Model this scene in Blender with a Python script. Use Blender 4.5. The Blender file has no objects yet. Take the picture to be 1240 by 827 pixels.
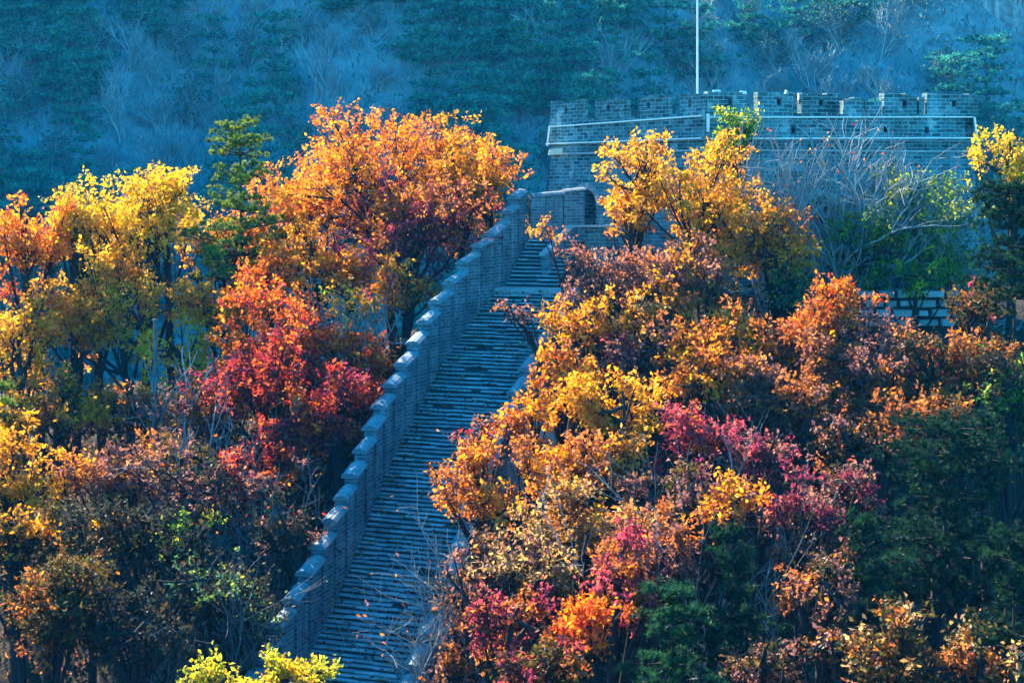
import bpy, math, random
import numpy as np

# ------------------------------------------------------------------ camera, sky, sun, exposure
F = 1900.0            # focal length in pixels of a 1240 px wide picture
CX, HY = 620.0, 230.0  # principal column, horizon row (1240 x 827)
scene = bpy.context.scene
COL = scene.collection

cam_d = bpy.data.cameras.new('camera')
cam = bpy.data.objects.new('camera', cam_d)
COL.objects.link(cam)
cam.location = (0, 0, 0)
cam.rotation_euler = (math.radians(90), 0, 0)
cam_d.sensor_width = 36.0
cam_d.lens = 36.0 * F / 1240.0
cam_d.shift_y = -(413.5 - HY) / 1240.0
cam_d.clip_start = 0.5
cam_d.clip_end = 5000
scene.camera = cam

SUN_EL, SUN_AZ = 35.0, -33.0      # azimuth from the view direction (+Y), negative = towards -X
world = bpy.data.worlds.new('World')
scene.world = world
world.use_nodes = True
wn = world.node_tree.nodes
wl = world.node_tree.links
bg = wn['Background']
sky = wn.new('ShaderNodeTexSky')
sky.sky_type = 'NISHITA'
sky.sun_disc = False
sky.sun_elevation = math.radians(SUN_EL)
sky.sun_rotation = math.radians(SUN_AZ)
sky.altitude = 600
sky.air_density = 1.0
sky.dust_density = 0.3
sky.ozone_density = 6.0
hs = wn.new('ShaderNodeHueSaturation')      # clear deep blue autumn sky
hs.inputs['Hue'].default_value = 0.481
hs.inputs['Saturation'].default_value = 2.5
wl.new(sky.outputs[0], hs.inputs['Color'])
wl.new(hs.outputs[0], bg.inputs[0])
bg.inputs[1].default_value = 0.13

sun_d = bpy.data.lights.new('sun', 'SUN')
sun_d.energy = 5.0
sun_d.angle = math.radians(0.5)
sun_d.color = (1.0, 0.86, 0.66)
sun = bpy.data.objects.new('sun', sun_d)
COL.objects.link(sun)
sun.rotation_euler = (math.radians(90 - SUN_EL), 0, math.radians(180 - SUN_AZ))

scene.view_settings.view_transform = 'Standard'
scene.view_settings.look = 'None'
scene.view_settings.exposure = 2.5
scene.view_settings.gamma = 1.0
scene.render.engine = 'CYCLES'
cy = scene.cycles
cy.use_denoising = True
cy.max_bounces = 7
cy.diffuse_bounces = 4
cy.glossy_bounces = 1
cy.transmission_bounces = 6
cy.volume_bounces = 0
cy.sample_clamp_indirect = 4.0
cy.caustics_reflective = False
cy.caustics_refractive = False

rng = np.random.default_rng(7)
random.seed(7)


def W(px, py, D):
    return np.array([(px - CX) * D / F, D, (HY - py) * D / F])


# ------------------------------------------------------------------ materials
def new_mat(name):
    m = bpy.data.materials.new(name)
    m.use_nodes = True
    nt = m.node_tree
    for n in list(nt.nodes):
        nt.nodes.remove(n)
    return m, nt, nt.nodes, nt.links


def out_principled(nt, rough=0.85, spec=0.25):
    o = nt.nodes.new('ShaderNodeOutputMaterial')
    p = nt.nodes.new('ShaderNodeBsdfPrincipled')
    p.inputs['Roughness'].default_value = rough
    p.inputs['Specular IOR Level'].default_value = spec
    nt.links.new(p.outputs[0], o.inputs[0])
    return p


def ramp(nt, stops, fac):
    r = nt.nodes.new('ShaderNodeValToRGB')
    e = r.color_ramp.elements
    while len(e) > 1:
        e.remove(e[-1])
    e[0].position = stops[0][0]
    e[0].color = (*stops[0][1], 1)
    for p, c in stops[1:]:
        k = e.new(p)
        k.color = (*c, 1)
    nt.links.new(fac, r.inputs[0])
    return r.outputs[0]


def noise(nt, scale, detail=4, rough=0.6, vec=None, dim=None):
    n = nt.nodes.new('ShaderNodeTexNoise')
    n.inputs['Scale'].default_value = scale
    n.inputs['Detail'].default_value = detail
    n.inputs['Roughness'].default_value = rough
    if vec is not None:
        nt.links.new(vec, n.inputs['Vector'])
    return n.outputs['Fac']


def mix(nt, a, b, fac, mode='MIX'):
    m = nt.nodes.new('ShaderNodeMix')
    m.data_type = 'RGBA'
    m.blend_type = mode
    for sock, v in ((m.inputs[6], a), (m.inputs[7], b)):
        if isinstance(v, tuple):
            sock.default_value = (*v, 1)
        else:
            nt.links.new(v, sock)
    if isinstance(fac, float):
        m.inputs[0].default_value = fac
    else:
        nt.links.new(fac, m.inputs[0])
    return m.outputs[2]


def bump(nt, h, p, strength=0.5, dist=0.03):
    b = nt.nodes.new('ShaderNodeBump')
    b.inputs['Strength'].default_value = strength
    b.inputs['Distance'].default_value = dist
    nt.links.new(h, b.inputs['Height'])
    nt.links.new(b.outputs[0], p.inputs['Normal'])


def brick_mat(name, dark, mid, mortar, bw=0.36, bh=0.125, lime=0.25, msize=0.016):
    m, nt, N, L = new_mat(name)
    p = out_principled(nt, 0.9, 0.2)
    uv = N.new('ShaderNodeUVMap')
    b = N.new('ShaderNodeTexBrick')
    b.inputs['Scale'].default_value = 1.0
    b.inputs['Brick Width'].default_value = bw
    b.inputs['Row Height'].default_value = bh
    b.inputs['Mortar Size'].default_value = msize
    b.inputs['Mortar Smooth'].default_value = 0.3
    b.inputs['Bias'].default_value = 0.0
    b.inputs['Color1'].default_value = (*dark, 1)
    b.inputs['Color2'].default_value = (*mid, 1)
    b.inputs['Mortar'].default_value = (*mortar, 1)
    # wobble the courses a little
    wob = N.new('ShaderNodeTexNoise')
    wob.inputs['Scale'].default_value = 1.3
    L.new(uv.outputs[0], wob.inputs['Vector'])
    add = N.new('ShaderNodeMix')
    add.data_type = 'RGBA'
    add.blend_type = 'LINEAR_LIGHT'
    add.inputs[0].default_value = 0.035
    L.new(uv.outputs[0], add.inputs[6])
    L.new(wob.outputs['Color'], add.inputs[7])
    L.new(add.outputs[2], b.inputs['Vector'])
    geo = N.new('ShaderNodeNewGeometry')
    big = noise(nt, 0.9, 5, 0.65, geo.outputs['Position'])
    fine = noise(nt, 14.0, 3, 0.6, geo.outputs['Position'])
    c = mix(nt, b.outputs['Color'], ramp(nt, [(0.3, (0.25, 0.25, 0.25)), (0.5, (0.6, 0.6, 0.6)), (0.72, (1.0, 1.0, 1.0))], big), 0.75, 'MULTIPLY')
    # rain streaks down the face
    mp = N.new('ShaderNodeMapping')
    mp.inputs['Scale'].default_value = (2.2, 2.2, 0.22)
    L.new(geo.outputs['Position'], mp.inputs['Vector'])
    c = mix(nt, c, ramp(nt, [(0.35, (0.45, 0.45, 0.45)), (0.6, (1, 1, 1))], noise(nt, 1.0, 6, 0.7, mp.outputs[0])), 0.6, 'MULTIPLY')
    # lime bloom in patches
    lim = ramp(nt, [(0.55, (0, 0, 0)), (0.68, (1, 1, 1))], noise(nt, 1.7, 6, 0.7, geo.outputs['Position']))
    mm = N.new('ShaderNodeMath')
    mm.operation = 'MULTIPLY'
    L.new(lim, mm.inputs[0])
    mm.inputs[1].default_value = lime
    c = mix(nt, c, (0.36, 0.60, 0.66), mm.outputs[0])
    c = mix(nt, c, ramp(nt, [(0.3, (0.55, 0.55, 0.55)), (0.7, (1, 1, 1))], fine), 0.7, 'MULTIPLY')
    L.new(c, p.inputs['Base Color'])
    inv = N.new('ShaderNodeMath')
    inv.operation = 'SUBTRACT'
    inv.inputs[0].default_value = 1.0
    L.new(b.outputs['Fac'], inv.inputs[1])
    bump(nt, inv.outputs[0], p, 0.6, 0.03)
    return m


def stone_mat(name, lo, hi, scale=3.0, fine=22.0, rough=0.88):
    m, nt, N, L = new_mat(name)
    p = out_principled(nt, rough, 0.25)
    geo = N.new('ShaderNodeNewGeometry')
    n1 = noise(nt, scale, 6, 0.65, geo.outputs['Position'])
    n2 = noise(nt, fine, 4, 0.6, geo.outputs['Position'])
    c = ramp(nt, [(0.28, lo), (0.72, hi)], n1)
    c = mix(nt, c, ramp(nt, [(0.3, (0.5, 0.5, 0.5)), (0.65, (1, 1, 1))], n2), 0.8, 'MULTIPLY')
    rpi = N.new('ShaderNodeNewGeometry')
    c = mix(nt, c, ramp(nt, [(0.0, (0.45, 0.45, 0.45)), (0.85, (1.0, 1.0, 1.0)), (1.0, (1.3, 1.3, 1.3))], rpi.outputs['Random Per Island']), 0.8, 'MULTIPLY')
    L.new(c, p.inputs['Base Color'])
    bump(nt, n2, p, 0.5, 0.03)
    return m


def leaf_mat(name, trans=0.5, sheen=0.05):
    m, nt, N, L = new_mat(name)
    o = N.new('ShaderNodeOutputMaterial')
    at = N.new('ShaderNodeAttribute')
    at.attribute_name = 'leaf_colour'
    geo = N.new('ShaderNodeNewGeometry')
    n = noise(nt, 9.0, 2, 0.5, geo.outputs['Position'])
    c = mix(nt, at.outputs['Color'], ramp(nt, [(0.3, (0.8, 0.76, 0.7)), (0.65, (1, 1, 1))], n), 1.0, 'MULTIPLY')
    d = N.new('ShaderNodeBsdfDiffuse')
    t = N.new('ShaderNodeBsdfTranslucent')
    L.new(c, d.inputs['Color'])
    L.new(c, t.inputs['Color'])
    s = N.new('ShaderNodeMixShader')
    s.inputs[0].default_value = trans
    L.new(d.outputs[0], s.inputs[1])
    L.new(t.outputs[0], s.inputs[2])
    g = N.new('ShaderNodeBsdfGlossy')
    g.inputs['Roughness'].default_value = 0.45
    g.inputs['Color'].default_value = (0.8, 0.85, 0.9, 1)
    s2 = N.new('ShaderNodeMixShader')
    s2.inputs[0].default_value = sheen
    L.new(s.outputs[0], s2.inputs[1])
    L.new(g.outputs[0], s2.inputs[2])
    L.new(s2.outputs[0], o.inputs[0])
    return m


def plain_mat(name, col, rough=0.5, spec=0.4):
    m, nt, N, L = new_mat(name)
    p = out_principled(nt, rough, spec)
    geo = N.new('ShaderNodeNewGeometry')
    n = noise(nt, 6.0, 3, 0.6, geo.outputs['Position'])
    c = ramp(nt, [(0.3, tuple(v * 0.8 for v in col)), (0.7, col)], n)
    L.new(c, p.inputs['Base Color'])
    return m


M_TOWER = brick_mat('tower_brick', (0.025, 0.12, 0.16), (0.13, 0.36, 0.44), (0.28, 0.55, 0.63), 0.36, 0.135, 0.6, 0.016)
M_WALL = brick_mat('wall_brick', (0.07, 0.15, 0.21), (0.18, 0.32, 0.40), (0.30, 0.45, 0.53), 0.34, 0.105, 0.15, 0.014)
M_COPING = stone_mat('coping_stone', (0.10, 0.17, 0.22), (0.24, 0.35, 0.42), 5.0)
M_STEP = stone_mat('step_stone', (0.18, 0.31, 0.39), (0.44, 0.60, 0.69), 2.2)  # paled so the treads read as lit lines
M_RISER_SHADE = stone_mat('riser_shade_brick', (0.025, 0.04, 0.055), (0.065, 0.10, 0.12), 3.0)  # shade under the tread noses put into a near-black colour
M_PALE = stone_mat('pale_stone', (0.25, 0.34, 0.38), (0.45, 0.55, 0.60), 3.0)
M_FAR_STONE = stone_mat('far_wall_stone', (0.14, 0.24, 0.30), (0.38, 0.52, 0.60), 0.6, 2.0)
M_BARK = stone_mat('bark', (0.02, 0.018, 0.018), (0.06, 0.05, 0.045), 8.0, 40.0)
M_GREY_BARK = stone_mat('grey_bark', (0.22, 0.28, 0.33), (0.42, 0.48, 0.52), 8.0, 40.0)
M_FAR_BARK = stone_mat('hazed_far_bark', (0.16, 0.31, 0.40), (0.32, 0.49, 0.58), 2.0, 8.0)  # blue of the haze put into the bark colour
M_FAR_PINE = stone_mat('far_pine_bark', (0.04, 0.10, 0.11), (0.09, 0.17, 0.19), 2.0, 8.0)  # toned like the far needles, painted haze included
M_LEAF = leaf_mat('leaf', 0.62, 0.015)
M_NEEDLE = leaf_mat('needle', 0.40, 0.015)
M_WHITE = plain_mat('white_paint', (0.78, 0.80, 0.80), 0.4)
M_LAMP = plain_mat('pale_housing', (0.70, 0.66, 0.58), 0.5)
M_TIMBER = stone_mat('weathered_timber', (0.09, 0.10, 0.11), (0.20, 0.22, 0.24), 6.0, 30.0)


# ------------------------------------------------------------------ object helpers
def link(o, parent=None):
    COL.objects.link(o)
    if parent is not None:
        o.parent = parent
        o.location = -np.array(parent.location) if o.get('_abs', True) else o.location
    return o


def tag(o, label, cat, group=None, kind=None):
    if label:
        o['label'] = label
    if cat:
        o['category'] = cat
    if group:
        o['group'] = group
    if kind:
        o['kind'] = kind
    return o


def empty(name, loc, label, cat, group=None):
    o = bpy.data.objects.new(name, None)
    o.empty_display_size = 0.3
    COL.objects.link(o)
    o.location = tuple(float(v) for v in loc)
    return tag(o, label, cat, group)


def mesh_np(name, V, T, Q, mat, parent=None, colors=None, uv=None, smooth=False):
    """One mesh object from numpy arrays: T (n,3) triangles, Q (m,4) quads. World coordinates."""
    V = np.asarray(V, dtype=np.float32).reshape(-1, 3)
    off = np.array(parent.location, dtype=np.float32) if parent is not None and parent.parent is None else None
    if parent is not None and parent.parent is not None:
        off = np.array(parent.parent.location, dtype=np.float32)
    if off is not None:
        V = V - off
    nt = 0 if T is None else len(T)
    nq = 0 if Q is None else len(Q)
    me = bpy.data.meshes.new(name)
    me.vertices.add(len(V))
    me.vertices.foreach_set('co', V.ravel())
    loops = []
    if nt:
        loops.append(np.asarray(T, dtype=np.int32).ravel())
    if nq:
        loops.append(np.asarray(Q, dtype=np.int32).ravel())
    lo = np.concatenate(loops)
    me.loops.add(len(lo))
    me.loops.foreach_set('vertex_index', lo)
    me.polygons.add(nt + nq)
    starts = np.concatenate([np.arange(nt) * 3, nt * 3 + np.arange(nq) * 4]).astype(np.int32)
    me.polygons.foreach_set('loop_start', starts)
    if smooth:
        me.polygons.foreach_set('use_smooth', np.ones(nt + nq, dtype=bool))
    me.update(calc_edges=True)
    if colors is not None:
        a = me.color_attributes.new('leaf_colour', 'FLOAT_COLOR', 'POINT')
        c = np.ones((len(V), 4), dtype=np.float32)
        c[:, :3] = colors
        a.data.foreach_set('color', c.ravel())
    if uv is not None:
        u = me.uv_layers.new(name='UVMap')
        u.data.foreach_set('uv', np.asarray(uv, dtype=np.float32).ravel())
    me.validate()
    me.materials.append(mat)
    o = bpy.data.objects.new(name, me)
    COL.objects.link(o)
    if parent is not None:
        o.parent = parent
    return o


class Solid:
    """Collects quads in world metres with box-mapped UVs and links them as one mesh."""

    def __init__(self):
        self.v, self.q, self.uv = [], [], []

    def quad(self, a, b, c, d):
        P = [np.array(p, dtype=float) for p in (a, b, c, d)]
        n = np.cross(P[2] - P[0], P[3] - P[1])
        ln = np.linalg.norm(n)
        n = n / ln if ln > 1e-9 else np.array([0, 0, 1.0])
        if abs(n[2]) > 0.8:
            uv = [(p[0], p[1]) for p in P]
        else:
            t = np.cross([0, 0, 1.0], n)
            t /= np.linalg.norm(t)
            uv = [(p @ t, p[2]) for p in P]
        i = len(self.v)
        self.v += P
        self.q.append((i, i + 1, i + 2, i + 3))
        self.uv += uv

    def hexa(self, b, t):
        """b, t: four bottom and four top corners, counter-clockwise from above."""
        self.quad(t[0], t[1], t[2], t[3])
        self.quad(b[3], b[2], b[1], b[0])
        for i in range(4):
            j = (i + 1) % 4
            self.quad(b[i], b[j], t[j], t[i])

    def slab(self, p, q, inward, z0, z1, z0q=None, z1q=None):
        """A wall from p to q (plan), thick by the vector inward, from z0 to z1."""
        p = np.array(p[:2], float)
        q = np.array(q[:2], float)
        w = np.array(inward[:2], float)
        z0q = z0 if z0q is None else z0q
        z1q = z1 if z1q is None else z1q
        c = [(p, z0, z1), (q, z0q, z1q), (q + w, z0q, z1q), (p + w, z0, z1)]
        self.hexa([(*a, lo) for a, lo, hi in c], [(*a, hi) for a, lo, hi in c])

    def build(self, name, mat, parent=None):
        return mesh_np(name, self.v, None, self.q, mat, parent, uv=self.uv)


def tube_arrays(paths, sides=5):
    """paths: list of (points (n,3), radii (n)). Returns V, Q."""
    Vs, Qs, base = [], [], 0
    ang = np.linspace(0, 2 * math.pi, sides, endpoint=False)
    ca, sa = np.cos(ang), np.sin(ang)
    for P, R in paths:
        P = np.asarray(P, float)
        n = len(P)
        t = np.gradient(P, axis=0)
        t /= np.linalg.norm(t, axis=1)[:, None] + 1e-9
        ref = np.array([1.0, 0.17, 0.05]) if abs(t[0][2]) > 0.7 else np.array([0.05, 0.1, 1.0])
        u = np.cross(t, ref)
        u /= np.linalg.norm(u, axis=1)[:, None] + 1e-9
        w = np.cross(t, u)
        R = np.asarray(R, float)
        ring = P[:, None, :] + R[:, None, None] * (u[:, None, :] * ca[None, :, None] + w[:, None, :] * sa[None, :, None])
        Vs.append(ring.reshape(-1, 3))
        i = np.arange(n - 1)[:, None] * sides + np.arange(sides)[None, :]
        j = np.arange(n - 1)[:, None] * sides + (np.arange(sides)[None, :] + 1) % sides
        Qs.append(np.stack([i, j, j + sides, i + sides], -1).reshape(-1, 4) + base)
        base += n * sides
    return np.concatenate(Vs), np.concatenate(Qs)


def bez(a, b, c, n=6):
    t = np.linspace(0, 1, n)[:, None]
    return (1 - t) ** 2 * a + 2 * t * (1 - t) * b + t * t * c


def unit(v):
    return v / (np.linalg.norm(v, axis=-1, keepdims=True) + 1e-9)


# ------------------------------------------------------------------ the ridge: path of the stair and the ground
YP = np.array([30.0, 34.0, 38.3, 40.2, 44.0, 47.3, 49.2, 50.0])
XL = np.array([-7.4, -6.35, -4.94, -4.34, -3.38, -2.12, -1.06, -0.53])     # inner foot of the left parapet
ZL = np.array([-16.6, -14.0, -11.3, -10.07, -7.57, -5.2, -3.75, -3.2])
CR = np.array([0.936, -0.352, 0.0])     # across the stair, to the right
AX = np.array([0.352, 0.936, 0.0])      # along it, uphill
SW = 2.8                                # width of the stair


def PL(y):
    return np.array([np.interp(y, YP, XL), y, np.interp(y, YP, ZL)])


RY = np.array([-300, -60, -20, 0, 5, 12, 22, 30, 34, 38.3, 44, 50, 53, 72, 85, 112, 236, 330, 420, 800.])
RZ = np.array([0, -2, -2, -2.2, -5, -13, -18.5, -17.8, -15.2, -12.5, -8.7, -4.3, -3.4, -3.6, -14, -30, 76, 152, 152, 130.])  # crest beyond the view raised to keep the far hillside unlit
AXX = np.array([-7.4 + 1.3, -6.35 + 1.3, -4.94 + 1.3, -4.34 + 1.3, -3.38 + 1.3, -2.12 + 1.3, -1.06 + 1.3, -0.53 + 1.3])


def ground(x, y):
    x = np.asarray(x, float)
    y = np.asarray(y, float)
    z = np.interp(y, RY, RZ)
    cx = np.interp(y, YP, AXX)
    cx = np.where(y > 50, np.minimum(0.8 + (y - 50) * 0.9, 8.0), cx)
    d = x - cx
    dl = np.maximum(-d - 2.4, 0)
    dr = np.maximum(d - 2.4, 0)
    wr = np.clip((y - 2) / 20, 0, 1) * np.clip((100 - y) / 40, 0, 1)
    fall = 0.45 * np.minimum(dl, 14) + 0.15 * np.maximum(dl - 14, 0).clip(0, 60)
    fall_r = 0.10 * np.minimum(dr, 12) + 0.3 * (dr - 12).clip(0, 60)
    z = z - wr * (fall + fall_r)
    far = np.clip((y - 105) / 40, 0, 1)
    z = z + far * (2.2 * np.sin(x * 0.09 + y * 0.05) + 1.4 * np.sin(x * 0.21 - y * 0.13 + 1.0) + 4.5 * np.sin(x * 0.031 + 0.6)
                   + 0.05 * np.maximum(x - 20, 0).clip(0, 120))
    z = z + np.clip((y - 190) / 60, 0, 1) * 0.4 * np.maximum(-x - 60, 0).clip(0, 50)  # added rise out of view on the left, shades the far hill
    near = np.clip((y - 20) / 10, 0, 1) * (1 - far) * np.clip((np.abs(d) - 3) / 3, 0, 1)
    z = z + near * 0.25 * (np.sin(x * 1.3 + y * 0.7) + np.sin(x * 0.6 - y * 1.1 + 2))
    return z


def build_terrain():
    xs = np.concatenate([np.linspace(-700, -90, 32)[:-1], np.linspace(-90, -24, 45)[:-1], np.linspace(-24, 24, 97)[:-1], np.linspace(24, 90, 45)[:-1], np.linspace(90, 700, 32)])
    ys = np.concatenate([np.linspace(-60, 20, 30)[:-1], np.linspace(20, 66, 93)[:-1], np.linspace(66, 240, 88)[:-1], np.linspace(240, 700, 24)])
    X, Y = np.meshgrid(xs, ys)
    Z = ground(X, Y)
    V = np.stack([X, Y, Z], -1).reshape(-1, 3)
    nx, ny = len(xs), len(ys)
    i = (np.arange(ny - 1)[:, None] * nx + np.arange(nx - 1)[None, :]).ravel()
    Q = np.stack([i, i + 1, i + nx + 1, i + nx], -1)
    m, nt, N, L = new_mat('forest_floor')
    p = out_principled(nt, 0.95, 0.1)
    geo = N.new('ShaderNodeNewGeometry')
    c = ramp(nt, [(0.3, (0.012, 0.014, 0.012)), (0.5, (0.035, 0.03, 0.022)), (0.7, (0.075, 0.06, 0.04))], noise(nt, 0.8, 8, 0.7, geo.outputs['Position']))
    c2 = ramp(nt, [(0.35, (0.4, 0.4, 0.4)), (0.65, (1, 1, 1))], noise(nt, 11, 4, 0.7, geo.outputs['Position']))
    c = mix(nt, c, c2, 0.8, 'MULTIPLY')
    # grass on the hill across the valley, coloured pale blue to add haze
    sx = N.new('ShaderNodeSeparateXYZ')
    L.new(geo.outputs['Position'], sx.inputs[0])
    mr = N.new('ShaderNodeMapRange')
    mr.inputs['From Min'].default_value = 92
    mr.inputs['From Max'].default_value = 112
    L.new(sx.outputs['Y'], mr.inputs['Value'])
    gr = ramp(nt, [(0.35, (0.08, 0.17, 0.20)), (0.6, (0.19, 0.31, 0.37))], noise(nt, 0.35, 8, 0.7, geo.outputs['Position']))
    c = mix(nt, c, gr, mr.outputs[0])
    L.new(c, p.inputs['Base Color'])
    bump(nt, noise(nt, 5, 6, 0.7, geo.outputs['Position']), p, 0.8, 0.2)
    o = mesh_np('terrain', V, None, Q, m, smooth=True)
    o['kind'] = 'structure'


build_terrain()


# ------------------------------------------------------------------ the walled stair
def coping_mesh(a, b, za, zb, half, over=0.06, th=0.07, rise=0.07):
    """gable-topped cap stone from a to b (plan points on the centre line)"""
    a = np.array(a[:2], float)
    b = np.array(b[:2], float)
    t = (b - a) / np.linalg.norm(b - a)
    n = np.array([t[1], -t[0]])
    w = half + over
    prof = [(-w, 0.0), (w, 0.0), (w, th * 0.7), (w * 0.55, th + rise * 0.65), (0, th + rise), (-w * 0.55, th + rise * 0.65), (-w, th * 0.7)]
    prof = prof[:2] + prof[2:]
    s = Solid()
    rings = []
    for c, z in ((a, za), (b, zb)):
        rings.append([np.array([*(c + n * o), z + h]) for o, h in prof])
    k = len(prof)
    for i in range(k):
        j = (i + 1) % k
        s.quad(rings[0][j], rings[0][i], rings[1][i], rings[1][j])
    for r, flip in ((rings[0], False), (rings[1], True)):
        quads = [(0, 1, 2, 6), (6, 2, 3, 5), (5, 3, 4, 4)]
        for q in quads:
            P = [r[i] for i in q]
            if flip:
                P = P[::-1]
            if q[2] == q[3]:
                P = [r[5], r[3], r[4], r[4]] if not flip else [r[4], r[4], r[3], r[5]]
            s.quad(*P)
    return s


stone_wall = empty('stone_wall', (-2.0, 44.0, -9.0), 'grey blue brick wall carrying a long straight stair up the ridge', 'wall')


def build_stair():
    s, tr = Solid(), Solid()
    r = random.Random(3)
    y = 30.6
    y_end = 50.0
    while y < y_end:
        p = PL(y)
        slope = (PL(y + 0.2)[2] - PL(y - 0.2)[2]) / 0.4
        dy = 0.134 * r.uniform(0.84, 1.18)
        rise = slope * dy
        # a tread made of several stones
        x0 = -0.02
        while x0 < SW:
            wd = min(r.uniform(0.3, 0.75), SW + 0.02 - x0)
            if SW - (x0 + wd) < 0.2:
                wd = SW + 0.02 - x0
            jz, jy = r.uniform(-0.018, 0.012), r.uniform(-0.022, 0.022)
            a = p + CR * x0 + AX * jy
            b = p + CR * (x0 + wd - 0.006) + AX * jy
            run = AX * (dy / 0.936 + 0.08)
            zt, zb = p[2] + jz, p[2] - 0.45
            nose = r.uniform(0.028, 0.042)
            B = [a + AX * 0.055, b + AX * 0.055, b + run, a + run]
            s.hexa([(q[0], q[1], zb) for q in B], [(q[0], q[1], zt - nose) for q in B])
            B = [a, b, b + run, a + run]
            if r.random() > 0.015:
              tr.hexa([(q[0], q[1], zt - nose + 0.002) for q in B], [(q[0], q[1], zt) for q in B])
            x0 += wd
        y += dy
    o = s.build('stair', M_RISER_SHADE, stone_wall)
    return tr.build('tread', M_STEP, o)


build_stair()

# landing and upper flight
LAND = Solid()
pa = PL(50.0) + np.array([-0.05, 0.0, 0])
q0, q1 = pa, pa + CR * (SW + 0.1)
run = AX * 0.98
zt = -3.13
LAND.hexa([(v[0], v[1], zt - 1.2) for v in (q0, q1, q1 + run, q0 + run)], [(v[0], v[1], zt) for v in (q0, q1, q1 + run, q0 + run)])
LAND.build('landing', M_PALE, stone_wall)

UF, UT = Solid(), Solid()
ur = random.Random(5)
pu = pa + AX * 0.95
nst = 12
for i in range(nst):
    z = zt + 0.12 * (i + 1)
    a = pu + AX * (0.19 * i + ur.uniform(-.01, .01)) + CR * 0.05
    b = a + CR * 1.75
    rn = AX * (0.27 if i < nst - 1 else 3.0)
    f2 = AX * 0.05
    UF.hexa([(v[0], v[1], z - 1.3) for v in (a + f2, b + f2, b + rn, a + rn)], [(v[0], v[1], z - .042) for v in (a + f2, b + f2, b + rn, a + rn)])
    x0 = 0.0
    while x0 < 1.74:
        wd = min(ur.uniform(.3, .6), 1.75 - x0)
        p, q, jz = a + CR * x0, a + CR * (x0 + wd - .006), ur.uniform(-.012, .008)
        UT.hexa([(v[0], v[1], z - .04) for v in (p, q, q + rn, p + rn)], [(v[0], v[1], z + jz) for v in (p, q, q + rn, p + rn)])
        x0 += wd
UT.build('tread', M_STEP, UF.build('upper_stair', M_RISER_SHADE, stone_wall))
ZTOP = zt + 0.12 * nst


mr = random.Random(11)


def merlon(y0, y1, base, cross, thick, z_lo, zt0, zt1, side_gap=0.08, hole=False):
    """one parapet section with its cap stone: y0..y1 along the path function base(y)"""
    p, q = base(y0), base(y1)
    dirv = unit((q - p) * np.array([1, 1, 0]))
    p2, q2 = p + dirv * side_gap, q - dirv * side_gap
    s = Solid()
    inw = cross * thick
    L = np.linalg.norm((q2 - p2)[:2])
    lo = z_lo
    if hole:
        # small loophole near the foot: build the face in pieces round it
        h0, h1 = 0.36, 0.50
        zc = base((y0 + y1) / 2)[2] + 0.28
        za, zb = zc, zc + 0.2
        pm0, pm1 = p2 + dirv * L * h0, p2 + dirv * L * h1
        f = lambda t: zt0 + (zt1 - zt0) * t
        s.slab(p2, pm0, inw, lo, zt0, lo, f(h0))
        s.slab(pm1, q2, inw, lo, f(h1), lo, zt1)
        s.slab(pm0, pm1, inw, lo, za)
        s.slab(pm0, pm1, inw, zb, f(h0), zb, f(h1))
    else:
        s.slab(p2, q2, inw, lo, zt0, lo, zt1)
    # lower filling wall under the joint to the next section, set back
    back = cross * (thick * 0.22)
    s.slab(q2, q2 + dirv * 2 * side_gap, cross * thick * 0.7, lo, zt0 - 0.50)
    s.v = [v + (back if k >= len(s.v) - 24 else 0) for k, v in enumerate(s.v)]
    m = s.build('merlon', M_WALL, stone_wall)
    c0 = p + cross * (thick / 2) + dirv * 0.012
    c1 = q + cross * (thick / 2) + dirv * 0.05
    jit = CR * mr.uniform(-0.02, 0.02)
    c0, c1 = c0 + jit + dirv * mr.uniform(0, .03), c1 + jit * mr.uniform(-1, 1) + dirv * mr.uniform(-.06, .02)
    k = coping_mesh(c0, c1, zt0 + 0.003 + mr.uniform(0, .03), zt1 + 0.003 + mr.uniform(0, .025), thick / 2, over=mr.uniform(.035, .065), rise=mr.uniform(.05, .08))
    k.build('coping', M_COPING, m)


LC = -CR           # left parapet grows outward, to the left
y = 31.0
k = 0
while y < 49.6:
    dy = 0.735 + mr.uniform(-0.02, 0.02)
    y1 = min(y + dy, 50.0)
    zm0, zm1 = PL(y)[2], PL(y1)[2]
    H = 1.62 + mr.uniform(-0.03, 0.03)
    mid = (zm0 + zm1) / 2 + H
    tilt = (zm1 - zm0) * 0.22
    merlon(y, y1, PL, LC, 0.36, min(zm0, zm1) - 1.2, mid - tilt + 0.10, mid + tilt + 0.10, hole=(k % 2 == 0))
    y = y1
    k += 1

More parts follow.
